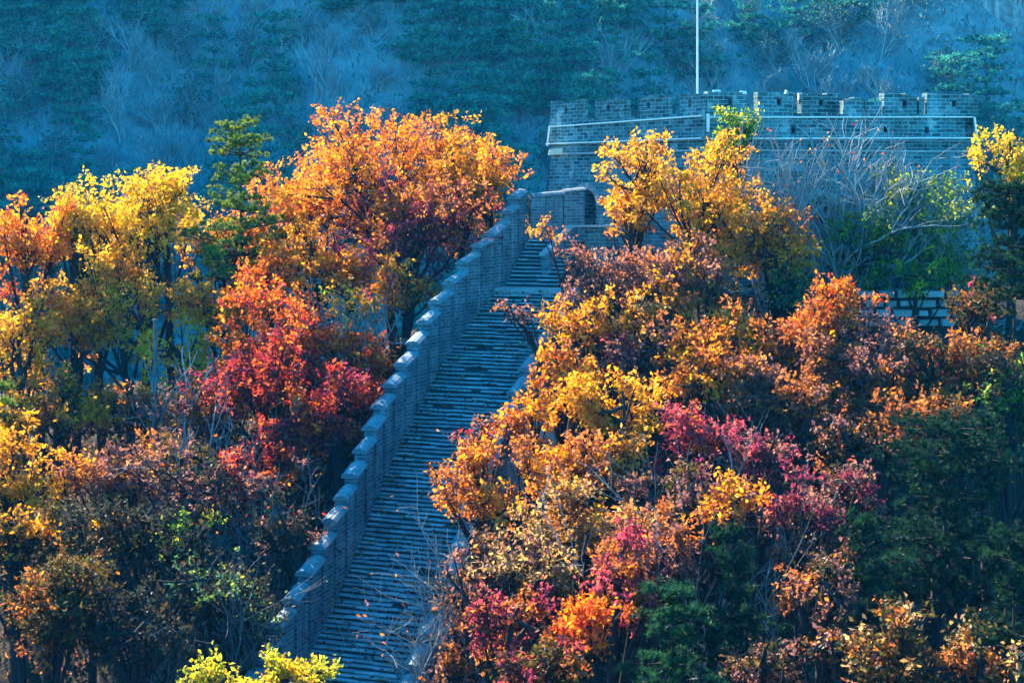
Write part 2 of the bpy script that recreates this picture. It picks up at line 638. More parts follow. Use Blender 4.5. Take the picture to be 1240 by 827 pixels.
# sections beside the landing and the upper flight, then the turn towards the tower
up = [pa + AX * s for s in (0.0, 0.75, 1.5, 2.25, 3.0)]
uz = [-3.13 + 1.62, -2.95 + 1.62, -2.45 + 1.62, -1.95 + 1.62, -1.68 + 1.5]
for i in range(4):
    a, b = up[i], up[i + 1]
    f = (lambda a=a, b=b: (lambda y: a + (b - a) * (y - a[1]) / (b[1] - a[1])))()
    merlon(a[1], b[1], f, LC, 0.36, -5.0, uz[i], uz[i] + 0.22, hole=(i == 1))
tc = W(640, 240, 53.0)
turn = [np.array([0.62, 53.0, 0]), np.array([1.15, 53.25, 0]), np.array([1.75, 53.5, 0]), np.array([2.50, 53.75, 0])]
tz = [(-0.30, -0.25), (-0.24, -0.20), (-0.12, -0.05)]
for i in range(3):
    a, b = turn[i], turn[i + 1]
    f = (lambda a=a, b=b: (lambda y: a + (b - a) * (y - a[1]) / (b[1] - a[1])))()
    merlon(a[1], b[1], f, np.array([-0.3, 0.95, 0]), 0.36, -4.5, tz[i][0], tz[i][1], side_gap=0.015)

# low right parapet
y = 31.2
while y < 49.2:
    dy = 0.80 + mr.uniform(-0.03, 0.03)
    base = lambda yy: PL(yy) + CR * (SW + 0.02)
    zm0, zm1 = PL(y)[2], PL(y + dy)[2]
    mid = (zm0 + zm1) / 2 + 0.42
    tilt = (zm1 - zm0) * 0.28
    merlon(y, y + dy, base, CR, 0.38, zm0 - 2.6, mid - tilt, mid + tilt)
    y += dy

# side wall of the upper flight with its pale coping, and the terrace front beside it
sw = Solid()
a = W(655, 309, 51.1)
b = W(690, 274, 53.0)
c = W(742, 274, 53.0)
sw.slab(a, b, (0.25, -0.1), -5.2, a[2] - 0.03, -5.2, b[2] - 0.03)
sw.build('side_wall', M_WALL, stone_wall)
tf = Solid()
tf.slab(b + np.array([0.26, -0.1, 0]), c, (0.1, 1.6), -5.0, b[2] - 0.03)
tf.build('terrace_wall', M_TOWER, stone_wall)
for (u, v, nm) in ((a, b, 'handrail'), (b, c, 'handrail')):
    hv = Solid()
    d2 = unit((v - u) * np.array([1, 1, 0]))
    nn = np.array([d2[1], -d2[0], 0])
    hv.slab(u - nn * 0.06 - d2 * 0.02, v - nn * 0.06 + d2 * 0.0, nn * 0.22, u[2] - 0.03 + 0.002, u[2] + 0.04, v[2] - 0.03 + 0.002, v[2] + 0.04)
    hv.build(nm, M_PALE, stone_wall)

# body of masonry under the stair
bd = Solid()
ys = np.linspace(30.6, 50.0, 25)
for y0, y1 in zip(ys[:-1], ys[1:]):
    p, q = PL(y0) - CR * 0.25, PL(y1) - CR * 0.25
    w = CR * (SW + 0.5)
    bd.hexa([(v[0], v[1], v[2] - 4.2) for v in (p, p + w, q + w, q)], [(v[0], v[1], v[2] - 0.30) for v in (p, p + w, q + w, q)])
bd.build('wall_core', M_WALL, stone_wall)
bt = Solid()
p, q = PL(46.2) + CR * (SW + 0.4), PL(44.6) + CR * (SW + 0.4)
bt.hexa([(v[0], v[1], -9.4) for v in (q, q + CR * 1.3, p + CR * 1.3, p)], [(v[0], v[1], v[2] - 0.45) for v in (q, q + CR * 0.5, p + CR * 0.7, p)])
bt.build('buttress', M_PALE, stone_wall)


# ------------------------------------------------------------------ the watchtower
tower = empty('watchtower', (8.5, 58.0, -3.5), 'large battlemented brick watchtower at the head of the stair', 'tower')
TC = np.array([6.68, 54.0])            # near corner
TL = np.array([1.50, 60.2])            # far end of the left face
TR = np.array([16.45, 56.0])           # far end of the right face
TB = TL + (TR - TC)
ul = unit(TL - TC)
ur_ = unit(TR - TC)
LL = np.linalg.norm(TL - TC)
LR = np.linalg.norm(TR - TC)
CEN = (TC + TL + TR + TB) / 4


def ring(out, z):
    """corner points pushed outward from the centre line by out metres"""
    P = [TC, TR, TB, TL]
    res = []
    for i in range(4):
        a, b, c = P[i - 1], P[i], P[(i + 1) % 4]
        e1, e2 = unit(b - a), unit(c - b)
        n1, n2 = np.array([e1[1], -e1[0]]), np.array([e2[1], -e2[0]])
        bis = unit(n1 + n2)
        res.append(np.array([*(b + bis * out / (bis @ n1)), z]))
    return res


def band(name, o0, z0, o1, z1, mat, cap=True):
    s = Solid()
    lo, hi = ring(o0, z0), ring(o1, z1)
    for i in range(4):
        j = (i + 1) % 4
        s.quad(lo[i], lo[j], hi[j], hi[i])
    if cap:
        s.quad(*hi)
        s.quad(*lo[::-1])
    return s.build(name, mat, tower)


Z_DECK, Z_CORD, Z_STR, Z_TOP = 1.33, 1.76, 2.50, 3.32


def face_pt(face, u, out=0.0):
    """plan point on a face: u in metres from the near corner; out outward"""
    if face == 'L':
        n = np.array([-ul[1], ul[0]])
        n = n if n @ (TC - CEN) > 0 else -n
        return TC + ul * u + n * out
    n = np.array([ur_[1], -ur_[0]])
    n = n if n @ (TC - CEN) > 0 else -n
    return TC + ur_ * u + n * out


def face_in(face):
    return (face_pt(face, 0, -1) - face_pt(face, 0, 0))


# body: the two seen faces carry an arched opening each, cut from strips; the others are plain
def arch_face(s, face, o_lo, o_hi, z_lo, z_hi, uc, half, spring, depth=1.2):
    Ltot = LL if face == 'L' else LR
    e_lo, e_hi = -o_lo, Ltot + o_lo

    def P(u, z):
        t = (z - z_lo) / (z_hi - z_lo)
        o = o_lo + (o_hi - o_lo) * t
        uu = min(max(u, -o * 0.6), Ltot + o * 0.6) if (u < 0 or u > Ltot) else u
        p = face_pt(face, uu, o)
        return np.array([p[0], p[1], z])
    flip = face == 'L'

    def Q(a, b, c, d):
        s.quad(*((a, b, c, d) if not flip else (d, c, b, a)))
    u0, u1 = -9, Ltot + 9
    Q(P(u0, z_lo), P(uc - half, z_lo), P(uc - half, z_hi), P(u0, z_hi))
    Q(P(uc + half, z_lo), P(u1, z_lo), P(u1, z_hi), P(uc + half, z_hi))
    n = 10
    for k in range(n):
        a0, a1 = math.pi * k / n, math.pi * (k + 1) / n
        ua, ub = uc - half * math.cos(a0), uc - half * math.cos(a1)
        za, zb = spring + half * math.sin(a0), spring + half * math.sin(a1)
        Q(P(ua, za), P(ub, zb), P(ub, z_hi), P(ua, z_hi))
        inn = np.array([*(face_in(face) * depth), 0])
        Q(P(ua, za) + inn, P(ub, zb) + inn, P(ub, zb), P(ua, za))
    inn = np.array([*(face_in(face) * depth), 0])
    for uu, sg in ((uc - half, 1), (uc + half, -1)):
        a, b = P(uu, z_lo), P(uu, spring)
        if sg > 0:
            Q(a, a + inn, b + inn, b)
        else:
            Q(a + inn, a, b, b + inn)
    zt_ = spring + half
    Q(P(uc - half - .1, z_lo) + inn, P(uc + half + .1, z_lo) + inn, P(uc + half + .1, zt_ + .1) + inn, P(uc - half - .1, zt_ + .1) + inn)


body = Solid()
ZB = -4.2
arch_face(body, 'L', 0.42, 0.0, ZB, Z_DECK, 6.0, 0.62, -0.6)
arch_face(body, 'R', 0.42, 0.0, ZB, Z_DECK, 4.15, 0.62, -0.85)
lo, hi = ring(0.42, ZB), ring(0.0, Z_DECK)
for i in (1, 2):
    j = (i + 1) % 4
    body.quad(lo[i], lo[j], hi[j], hi[i])
body.quad(*hi)
body.build('wall', M_TOWER, tower)

# arch rings of pale brick
for face, uc, spring in (('L', 6.0, -0.6), ('R', 4.15, -0.85)):
    s = Solid()
    n = 16
    r0, r1 = 0.63, 0.86
    Ltot = LL if face == 'L' else LR

    def PP(a, r, o):
        u = uc - r * math.cos(a)
        z = spring + r * math.sin(a)
        t = (z - ZB) / (Z_DECK - ZB)
        p = face_pt(face, u, 0.42 * (1 - t) + o)
        return np.array([p[0], p[1], z])
    for k in range(n):
        a0, a1 = math.pi * k / n + 0.012, math.pi * (k + 1) / n - 0.012
        b = [PP(a0, r0, -.05), PP(a1, r0, -.05), PP(a1, r1, -.05), PP(a0, r1, -.05)]
        t = [PP(a0, r0, .04), PP(a1, r0, .04), PP(a1, r1, .04), PP(a0, r1, .04)]
        s.hexa(b, t)
    s.build('arch_ring', M_PALE, tower)

# ledge, dog-tooth course, cornice
band('ledge', 0.07, Z_DECK + 0.003, 0.07, Z_DECK + 0.07, M_PALE)
band('frieze', -0.02, Z_DECK + 0.07, -0.02, Z_CORD - 0.06, M_TOWER, cap=False)
dt = Solid()
for face, Lt in (('L', LL), ('R', LR)):
    u = 0.06
    while u < Lt - 0.05:
        z0, z1 = Z_DECK + 0.115, Z_CORD - 0.115
        a = face_pt(face, u, -0.015)
        b = face_pt(face, u + 0.20, -0.015)
        tip = face_pt(face, u + 0.10, 0.085)
        mm_ = face_pt(face, u + 0.10, -0.02)
        dt.hexa([(*a, z0), (*tip, z0), (*b, z0), (*mm_, z0)] if face == 'R' else [(*b, z0), (*tip, z0), (*a, z0), (*mm_, z0)],
                [(*a, z1), (*tip, z1), (*b, z1), (*mm_, z1)] if face == 'R' else [(*b, z1), (*tip, z1), (*a, z1), (*mm_, z1)])
        u += 0.245
dt.build('dogtooth_course', M_TOWER, tower)
band('cornice', 0.10, Z_CORD - 0.06, 0.10, Z_CORD, M_COPING)
# parapet wall
TH = 0.38
pp = Solid()
CORN = ring(0.03, 0)
CORI = ring(0.03 - TH, 0)
Z_CREN = 2.66


def wall_strip(s, face, u0, u1, z0, z1, holes=(), out=0.03, th=TH):
    """a wall on a face from u0 to u1 and z0 to z1 with rectangular holes (u, z, w, h)"""
    inw = face_in(face) * th
    us = [u0]
    hs = sorted(h for h in holes if u0 < h[0] < u1 and z0 < h[1] < z1)
    for hu, hz, hw, hh in hs:
        us += [hu - hw / 2, hu + hw / 2]
    us.append(u1)
    for k in range(len(us) - 1):
        a, b = face_pt(face, us[k], out), face_pt(face, us[k + 1], out)
        if face == 'L':
            a, b = b, a
        if k % 2 == 0:
            s.slab(a, b, inw, z0, z1)
        else:
            hu, hz, hw, hh = hs[k // 2]
            s.slab(a, b, inw, z0, hz - hh / 2)
            s.slab(a, b, inw, hz + hh / 2, z1)
            c = face_in(face) * (th - 0.06)
            s.slab(a + c, b + c, face_in(face) * 0.05, hz - hh / 2 + .002, hz + hh / 2 - .002)  # added backing shuts out the sun so the loophole stays dark


def u_of(face, px):
    """metres along a face from its corner for a column of the photograph"""
    e = ul if face == 'L' else ur_
    k = (px - CX) / F
    return (k * TC[1] - TC[0]) / (e[0] - k * e[1])


def z_of(face, px, py):
    p = face_pt(face, u_of(face, px))
    return (HY - py) * p[1] / F


low_holes = [('L', 710, 165), ('L', 809, 161), ('R', 1072, 157), ('R', 1122, 158), ('R', 960, 158)]
for face, Lt in (('L', LL), ('R', LR)):
    hs = [(u_of(f, px), z_of(f, px, py), 0.15, 0.2) for f, px, py in low_holes if f == face]
    wall_strip(pp, face, -0.02 if face == 'R' else 0.02, Lt, Z_CORD + 0.002, Z_CREN, hs)
for i in (1, 2):
    P = ring(0.03, 0)
    a, b = P[i][:2], P[(i + 1) % 4][:2]
    mid = (a + b) / 2
    pp.slab(a, b, unit(CEN - mid) * TH, Z_CORD + 0.002, Z_CREN)
pp.build('parapet', M_TOWER, tower)

rr = random.Random(21)
mer = [('L', 667, 707.5, 122, (686, 134)), ('L', 721.5, 759.5, 119.5, (737, 131)), ('L', 774, 809.5, 115.5, (786, 128)), ('L', 824, 855, 113, (836, 125)),
       ('R', 856, 904, 111.5, (884, 124)), ('R', 917, 960, 112, (943, 124)), ('R', 970, 1015, 113, (994, 125)),
       ('R', 1021, 1046, 118, None), ('R', 1070, 1110, 113, (1095, 126)), ('R', 1122, 1183, 113, (1155, 126))]
for face, x0, x1, ytop, hole in mer:
    u0, u1 = sorted((u_of(face, x0), u_of(face, x1)))
    if face == 'L':
        u0 = max(u0, 0.0)
    else:
        u0 = max(u0, 0.0)
    ztp = z_of(face, (x0 + x1) / 2, ytop)
    s = Solid()
    h = [(u_of(face, hole[0]), z_of(face, hole[0], hole[1]), 0.17, 0.22)] if hole else []
    mth = 0.22 if face == 'L' else TH
    wall_strip(s, face, u0, u1, Z_CREN + 0.002, ztp - 0.11, h, th=mth)
    # ragged upper courses
    u = u0
    while u < u1 - 0.02:
        du = min(rr.uniform(0.18, 0.42), u1 - u)
        if rr.random() > 0.10:
            wall_strip(s, face, u + 0.003, u + du - 0.003, ztp - 0.108, ztp - (0.0 if rr.random() > 0.25 else 0.05), (), 0.05 + rr.uniform(-.01, .01), mth + 0.04)
        u += du
    s.build('merlon', M_TOWER, tower)
# the broken, half-height pieces between merlons
for x0, x1, yt in ((998, 1017, 124), (1047, 1067, 122.5), (905, 912, 127), (1112.5, 1119, 118)):
    s = Solid()
    u0, u1 = u_of('R', x0), u_of('R', x1)
    wall_strip(s, 'R', u0, u1, Z_CREN + 0.002, z_of('R', x0, yt))
    s.build('broken_merlon', M_TOWER, tower)

# white light strips along the cornice lines, with posts at the corners
def strip(face, x0, y0, x1, y1, th=0.05, out=0.10):
    s = Solid()
    u0, u1 = u_of(face, x0), u_of(face, x1)
    a, b = face_pt(face, u0, out + 0.04), face_pt(face, u1, out + 0.04)
    za, zb = z_of(face, x0, y0), z_of(face, x1, y1)
    s.slab(a, b, face_in(face) * 0.05, za - th / 2, za + th / 2, zb - th / 2, zb + th / 2)
    return s.build('light_strip', M_WHITE, tower)


strip('L', 853, 140.5, 668, 154, 0.045)
strip('R', 858, 142.5, 1176, 142, 0.04)
strip('L', 852, 167.5, 664, 174.5, 0.04)
strip('R', 858, 168, 1181, 167.5, 0.04)


def vpost(x, yt, yb, D, w, name='light_strip_post', dx=0.0):
    s = Solid()
    a, b = W(x, yt, D), W(x + dx, yb, D)
    s.hexa([(b[0] - w / 2, D - .03, b[2]), (b[0] + w / 2, D - .03, b[2]), (b[0] + w / 2, D + .03, b[2]), (b[0] - w / 2, D + .03, b[2])],
           [(a[0] - w / 2, D - .03, a[2]), (a[0] + w / 2, D - .03, a[2]), (a[0] + w / 2, D + .03, a[2]), (a[0] - w / 2, D + .03, a[2])])
    return s.build(name, M_WHITE, tower)


vpost(857.5, 138, 160, 53.78, 0.10)
vpost(665.5, 152, 177, 60.0, 0.06, dx=-3)
vpost(1180, 142, 168, 55.8, 0.07, dx=3)

# flagpole on the roof
fp = empty('flagpole', (0, 0, 0), 'tall thin white flagpole rising above the watchtower battlements', 'flagpole')
pb = W(844.5, 118, 57.5)
fp.location = (pb[0], pb[1], Z_DECK + 0.6)
V, Q = tube_arrays([(np.array([[pb[0], pb[1], Z_DECK + 0.2], [pb[0], pb[1], 6.0], [pb[0], pb[1], 11.5]]), [0.04, 0.036, 0.028])], 10)
mesh_np('pole', V, None, Q, M_WHITE, fp, smooth=True)
V, Q = tube_arrays([(np.array([[pb[0], pb[1], Z_DECK + 0.02], [pb[0], pb[1], Z_DECK + 0.35], [pb[0], pb[1], Z_DECK + 0.36]]), [0.16, 0.14, 0.02])], 12)
mesh_np('base', V, None, Q, M_PALE, fp)

# floodlight bracketed under the tower cornice and small boxes on the battlements
fl = empty('floodlight', W(672, 184, 59.0), 'pale cream floodlight fixed under the tower cornice by its outer corner', 'floodlight')
s = Solid()
a, b = W(664, 188, 59.0), W(681, 179.5, 59.0)
s.hexa([(a[0], 58.85, a[2]), (b[0], 58.85, a[2] + .03), (b[0], 59.2, a[2] + .03), (a[0], 59.2, a[2])], [(a[0] + .04, 58.8, b[2] - .05), (b[0], 58.8, b[2]), (b[0], 59.2, b[2]), (a[0] + .04, 59.2, b[2] - .05)])
s.build('housing', M_LAMP, fl)
s = Solid()
a = W(674, 190.5, 59.15)
s.hexa([(a[0] - .12, 59.1, a[2]), (a[0] + .12, 59.1, a[2]), (a[0] + .12, 59.5, a[2]), (a[0] - .12, 59.5, a[2])], [(a[0] - .12, 59.1, a[2] + .06), (a[0] + .12, 59.1, a[2] + .06), (a[0] + .12, 59.5, a[2] + .06), (a[0] - .12, 59.5, a[2] + .06)])
s.build('bracket', M_TIMBER, fl)
for px, py, w, h, lab, mt in ((868, 111, 0.30, 0.10, 'flat pale box on the corner merlon behind the flagpole', M_WHITE),
                              (900, 112.5, 0.24, 0.12, 'pale box on the battlement edge above the green shrub', M_WHITE),
                              (968.5, 117, 0.12, 0.24, 'cream lamp box standing at the edge of a battlement gap', M_LAMP),
                              (952, 112, 0.07, 0.16, 'tiny cream spotlight on a merlon between two loopholes', M_LAMP)):
    Dp = face_pt('R', u_of('R', px), -0.15)[1]
    c = W(px, py, Dp)
    e = empty('lamp_box', (c[0], c[1], c[2] - h / 2), lab, 'lamp', 'small lamp boxes on the tower battlements')
    s = Solid()
    k = 0.8
    s.hexa([(c[0] - w / 2, Dp - .08, c[2] - h / 2), (c[0] + w / 2, Dp - .08, c[2] - h / 2), (c[0] + w / 2, Dp + .1, c[2] - h / 2), (c[0] - w / 2, Dp + .1, c[2] - h / 2)],
           [(c[0] - w / 2 * k, Dp - .06, c[2] + h / 2), (c[0] + w / 2 * k, Dp - .06, c[2] + h / 2), (c[0] + w / 2 * k, Dp + .08, c[2] + h / 2), (c[0] - w / 2 * k, Dp + .08, c[2] + h / 2)])
    s.build('housing', mt, e)
    s = Solid()
    s.hexa([(c[0] - w / 3, Dp - .03, c[2] - h / 2 - .14), (c[0] + w / 3, Dp - .03, c[2] - h / 2 - .14), (c[0] + w / 3, Dp + .03, c[2] - h / 2 - .14), (c[0] - w / 3, Dp + .03, c[2] - h / 2 - .14)],
           [(c[0] - w / 3, Dp - .03, c[2] - h / 2 - .002), (c[0] + w / 3, Dp - .03, c[2] - h / 2 - .002), (c[0] + w / 3, Dp + .03, c[2] - h / 2 - .002), (c[0] - w / 3, Dp + .03, c[2] - h / 2 - .002)])
    s.build('foot', M_TIMBER, e)

# rough stone retaining wall on the slope under the tower
rw = empty('retaining_wall', W(1110, 395, 49.5), 'low retaining wall of big pale stones below the tower thicket', 'wall')
rs = random.Random(9)
cour = Solid()
core = Solid()
for row in range(4):
    x = W(1045, 0, 49.5)[0] - (row % 2) * 0.25
    z0 = (HY - 396) * 49.5 / F + row * 0.30
    while x < W(1185, 0, 49.5)[0]:
        w = rs.uniform(0.4, 0.85)
        j = rs.uniform(-.04, .04)
        zz0, zz1 = z0 + 0.02 + rs.uniform(-.02, .02), z0 + 0.28 + rs.uniform(-.03, .02)
        cr = 0.05
        B = [(x + .02 + cr, 49.3 + j), (x + w - .02 - cr, 49.3 + j), (x + w - .02, 49.8), (x + .02, 49.8)]
        M2 = [(x + .02, 49.35 + j), (x + w - .02, 49.35 + j)]
        cour.hexa([(*p, zz0 + (0.03 if k < 2 else 0)) for k, p in enumerate(B)], [(*p, zz1 - (0.03 if k < 2 else 0)) for k, p in enumerate(B)])
        x += w
core.slab((W(1040, 0, 49.5)[0], 49.42), (W(1190, 0, 49.5)[0], 49.42), (0, 0.7), (HY - 420) * 49.5 / F, (HY - 396) * 49.5 / F + 1.15)
cour.build('facing_stones', M_PALE, rw)
core.build('core', M_BARK, rw)
# a second short wall face higher up under the thicket
uw = empty('terrace_wall', W(1080, 330, 52.0), 'shaded brick terrace wall half hidden by thin green trees', 'wall')
s = Solid()
a, b = W(985, 300, 52.2), W(1200, 300, 52.2)
s.slab(a, b, (0, 0.5), -5.6, (HY - 305) * 52.2 / F)
s.build('brick_face', M_WALL, uw)
s = Solid()
s.slab(a + np.array([0, -.05, 0]), b + np.array([0, -.05, 0]), (0, 0.6), (HY - 305) * 52.2 / F + 0.002, (HY - 305) * 52.2 / F + 0.08)
s.build('coping', M_PALE, uw)

# the far stretch of wall climbing the opposite hill
fw = empty('far_wall', (50, 165, 10), 'distant pale battlemented wall climbing the hazy hillside', 'wall')


def hill_hit(px, py, lift=0.0):
    Ds = np.linspace(112, 320, 900)
    P = np.stack([(px - CX) * Ds / F, Ds, (HY - py) * Ds / F], -1)
    h = P[:, 2] - ground(P[:, 0], P[:, 1]) - lift
    k = np.argmax(h < 0)
    return P[k]


fpts = [hill_hit(px, py) for px, py in ((1110, -55), (1150, -22), (1190, 10), (1215, 30), (1245, 52), (1290, 82), (1340, 112))]
s = Solid()
tops = []
for p, q in zip(fpts[:-1], fpts[1:]):
    n = 5
    for k in range(n):
        a = p + (q - p) * k / n
        b = p + (q - p) * (k + 1) / n
        s.slab(a, b, (0.1, 4.0), min(a[2], b[2]) - 2.5, a[2] + 3.2, min(a[2], b[2]) - 2.5, b[2] + 3.2)
        tops.append((a, b))
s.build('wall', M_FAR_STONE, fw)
for a, b in tops:
    s = Solid()
    c = a + (b - a) * 0.7
    s.slab(a + [0, -.05, 0], c + [0, -.05, 0], (0.02, 0.6), a[2] + 3.0, a[2] + 4.2, min(a[2], c[2]) + 2.8, c[2] + 4.2)
    s.build('merlon', M_FAR_STONE, fw)

# ------------------------------------------------------------------ vegetation
PAL = {
    'yel': [(.88, .47, .015), (.84, .40, .015), (.76, .46, .03), (.82, .34, .02)],
    'lem': [(.86, .61, .015), (.83, .55, .012), (.70, .56, .03), (.86, .48, .015)],
    'org': [(.86, .27, .01), (.82, .19, .015), (.88, .36, .01), (.74, .14, .02)],
    'gold': [(.88, .40, .01), (.84, .31, .012), (.86, .46, .012), (.66, .25, .03)],
    'flame': [(.80, .17, .012), (.76, .10, .015), (.84, .27, .012), (.56, .06, .02)],
    'crim': [(.46, .035, .025), (.56, .07, .02), (.32, .02, .035), (.68, .13, .02)],
    'maroon': [(.20, .025, .07), (.28, .035, .08), (.14, .03, .07), (.38, .07, .06)],
    'pink': [(.55, .07, .12), (.45, .05, .12), (.60, .12, .10), (.35, .05, .10)],
    'rust': [(.52, .17, .03), (.42, .11, .03), (.62, .24, .03), (.36, .13, .05)],
    'mauve': [(.24, .11, .11), (.30, .13, .10), (.20, .10, .12), (.40, .18, .09)],
    'tan': [(.52, .32, .12), (.45, .24, .10), (.60, .42, .12), (.35, .22, .14)],
    'olive': [(.08, .07, .015), (.11, .065, .02), (.06, .07, .015), (.15, .09, .025)],  # darkened to carry the shade of the lower corners
    'dark': [(.02, .03, .02), (.035, .03, .025), (.02, .038, .025), (.06, .045, .022)],  # deep shade of the thickets put into near-black leaves
    'lime': [(.62, .62, .03), (.55, .58, .04), (.70, .60, .03), (.45, .50, .04)],
    'green': [(.10, .26, .03), (.14, .30, .03), (.07, .18, .03), (.30, .38, .04)],
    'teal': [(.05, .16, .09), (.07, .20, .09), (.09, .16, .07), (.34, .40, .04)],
}


def palette(spec):
    """'org*3+yel' -> list of colour families with weights"""
    fam, wt = [], []
    for part in spec.split('+'):
        nm, _, w = part.partition('*')
        fam.append(PAL[nm])
        wt.append(float(w or 1))
    return fam, np.array(wt) / sum(wt)


def leaf_arrays(P, dirs, L, Wd, r):
    n = len(P)
    rnd = unit(r.normal(size=(n, 3)))
    nrm = unit(np.cross(dirs, rnd))
    side = np.cross(dirs, nrm)
    L = L[:, None]
    Wd = Wd[:, None]
    curl = r.uniform(-0.15, 0.3, size=(n, 1))
    base = P
    tip = P + dirs * L + nrm * L * -curl
    mid = P + dirs * L * 0.52
    lf = mid + side * Wd / 2 + nrm * Wd * 0.22
    rt = mid - side * Wd / 2 + nrm * Wd * 0.22
    V = np.stack([base, rt, tip, lf], 1).reshape(-1, 3)
    i = np.arange(n)[:, None] * 4
    T = np.concatenate([i + [0, 1, 2], i + [0, 2, 3]], 1).reshape(-1, 3)
    return V, T


GROUND_LOG = []


def solve_depth(px, py, hc, lo=27.0, hi=64.0):
    Ds = np.linspace(lo, hi, 400)
    P = W(px, py, 1.0)[None, :] * Ds[:, None]
    h = P[:, 2] - ground(P[:, 0], P[:, 1])
    k = np.argmax(h < hc)
    if h[k] >= hc:
        k = int(np.argmin(np.abs(h - hc)))
    return float(Ds[k])


def deciduous(name, label, cat, px, py, rx, ry, D, pal, seed, leaf=0.124, dens=1.0, boughs=None, group=None, bark=None, dx=0.0, twig=0.6, spread=1.0, trunk_r=None, clump=0.44, nlimb=None):
    r = np.random.default_rng(seed)
    C = W(px, py, D)
    R = np.array([rx * D / F, 0.85 * (rx + ry) / 2 * D / F, ry * D / F])
    bx, by = C[0] + r.uniform(-.25, .25) * R[0], C[1] + r.uniform(-.1, .3) * R[1]
    bx += dx
    bz = float(ground(bx, by)) - 0.15
    base = np.array([bx, by, bz])
    GROUND_LOG.append((name, px, py, round(D, 1), round(C[2] - bz, 1), round(R[2], 1)))
    root = empty(name, base, label, cat, group)
    K = boughs or int(9 + 3.2 * R.mean() ** 1.2)
    dirs = unit(r.normal(size=(K, 3)) * np.array([1, 1, 0.9]) + np.array([0, 0, 0.18]))
    rad = r.uniform(0.25, 0.78, K)
    bc = C + dirs * R * rad[:, None]
    br = R.mean() * clump * r.uniform(0.65, 1.25, K)
    # a few leading shoots break the outline
    lead = r.integers(0, K, max(2, K // 4))
    bc[lead] = C + dirs[lead] * R * 0.92
    br[lead] *= 0.6
    la = leaf * leaf * 0.30
    N = int(dens * 2.45 * math.pi * R[0] * R[2] / la)
    per = 13
    wts = br ** 2 / (br ** 2).sum()
    fam, fw_ = palette(pal)
    Ps, Ds_, Cs, paths, twigs = [], [], [], [], []
    # trunk and limbs
    h = C[2] - bz
    tr = trunk_r or (0.035 + 0.030 * R.mean() + 0.012 * h)
    fork = base + (C - base) * 0.58 + np.array([r.uniform(-.2, .2), 0, 0])
    top = C + np.array([r.uniform(-.2, .2) * R[0], 0, R[2] * 0.45])
    trunk = np.concatenate([bez(base, base + (fork - base) * .5 + r.normal(size=3) * [.12, .12, 0], fork, 5), bez(fork, C + r.normal(size=3) * .2, top, 6)[1:]])
    paths.append((trunk, np.linspace(tr * 1.15, tr * 0.22, len(trunk))))
    for b in range(K):
        k = min(len(trunk) - 2, int(r.choice([3, 4, 4, 5, 6, 7, 8])))
        o = trunk[k]
        ctrl = (o + bc[b]) / 2 + np.array([0, 0, -0.12 * R[2]]) + r.normal(size=3) * 0.12 * R.mean()
        p = bez(o, ctrl, bc[b], 6)
        paths.append((p, np.linspace(tr * 0.45, max(tr * 0.10, 0.008), 6)))
        n_s = max(2, int(round(N * wts[b] / per)))
        sd = unit(r.normal(size=(n_s, 3)) + np.array([0, 0, 0.25]))
        sp = bc[b] + sd * br[b] * np.array([1.0, 1.0, 0.85]) * (r.uniform(0.05, 1, size=(n_s, 1)) ** 0.5)
        ax = unit(sd + np.array([0, 0, 0.35]) + r.normal(size=(n_s, 3)) * 0.35)
        fi = r.choice(len(fam), size=n_s, p=fw_) if r.random() < 0.6 else np.full(n_s, r.choice(len(fam), p=fw_))
        nt = int(n_s * twig)
        for q in range(nt):
            s0 = p[int(r.integers(2, 6))]
            e = sp[q] + ax[q] * 0.12
            twigs.append((bez(s0, (s0 + e) / 2 + r.normal(size=3) * .06, e, 4), np.linspace(0.014, 0.004, 4)))
        # leaves on each sprig
        pos = np.repeat(sp, per, 0)
        axr = np.repeat(ax, per, 0)
        n = len(pos)
        pos = pos + axr * r.uniform(-0.22, 0.16, size=(n, 1)) * (leaf / .14) * spread + r.normal(size=(n, 3)) * 0.065 * (leaf / .14) * spread
        d = unit(axr * 0.55 + r.normal(size=(n, 3)) * 0.75 + np.array([0, 0, -0.30]))
        Ps.append(pos)
        Ds_.append(d)
        fidx = np.repeat(fi, per)
        var = r.integers(0, 4, n)
        cols = np.array(fam)[fidx, var]
        tone = np.repeat(r.uniform(0.78, 1.12, size=(n_s, 1)), per, 0) * r.uniform(0.82, 1.15, size=(n, 1))
        Cs.append(np.clip(cols * tone, 0, 0.92))
    P = np.concatenate(Ps)
    Dd = np.concatenate(Ds_)
    Cc = np.concatenate(Cs)
    Ln = leaf * r.uniform(0.5, 1.45, len(P))
    V, T = leaf_arrays(P, Dd, Ln, Ln * r.uniform(0.48, 0.66, len(P)), r)
    mesh_np('crown', V, T, None, M_LEAF, root, colors=np.repeat(Cc, 4, 0))
    V, Q = tube_arrays(paths, 6)
    if twigs:
        V2, Q2 = tube_arrays(twigs, 3)
        Q = np.concatenate([Q, Q2 + len(V)])
        V = np.concatenate([V, V2])
    mesh_np('trunk', V, None, Q, bark or M_BARK, root, smooth=True)
    return root


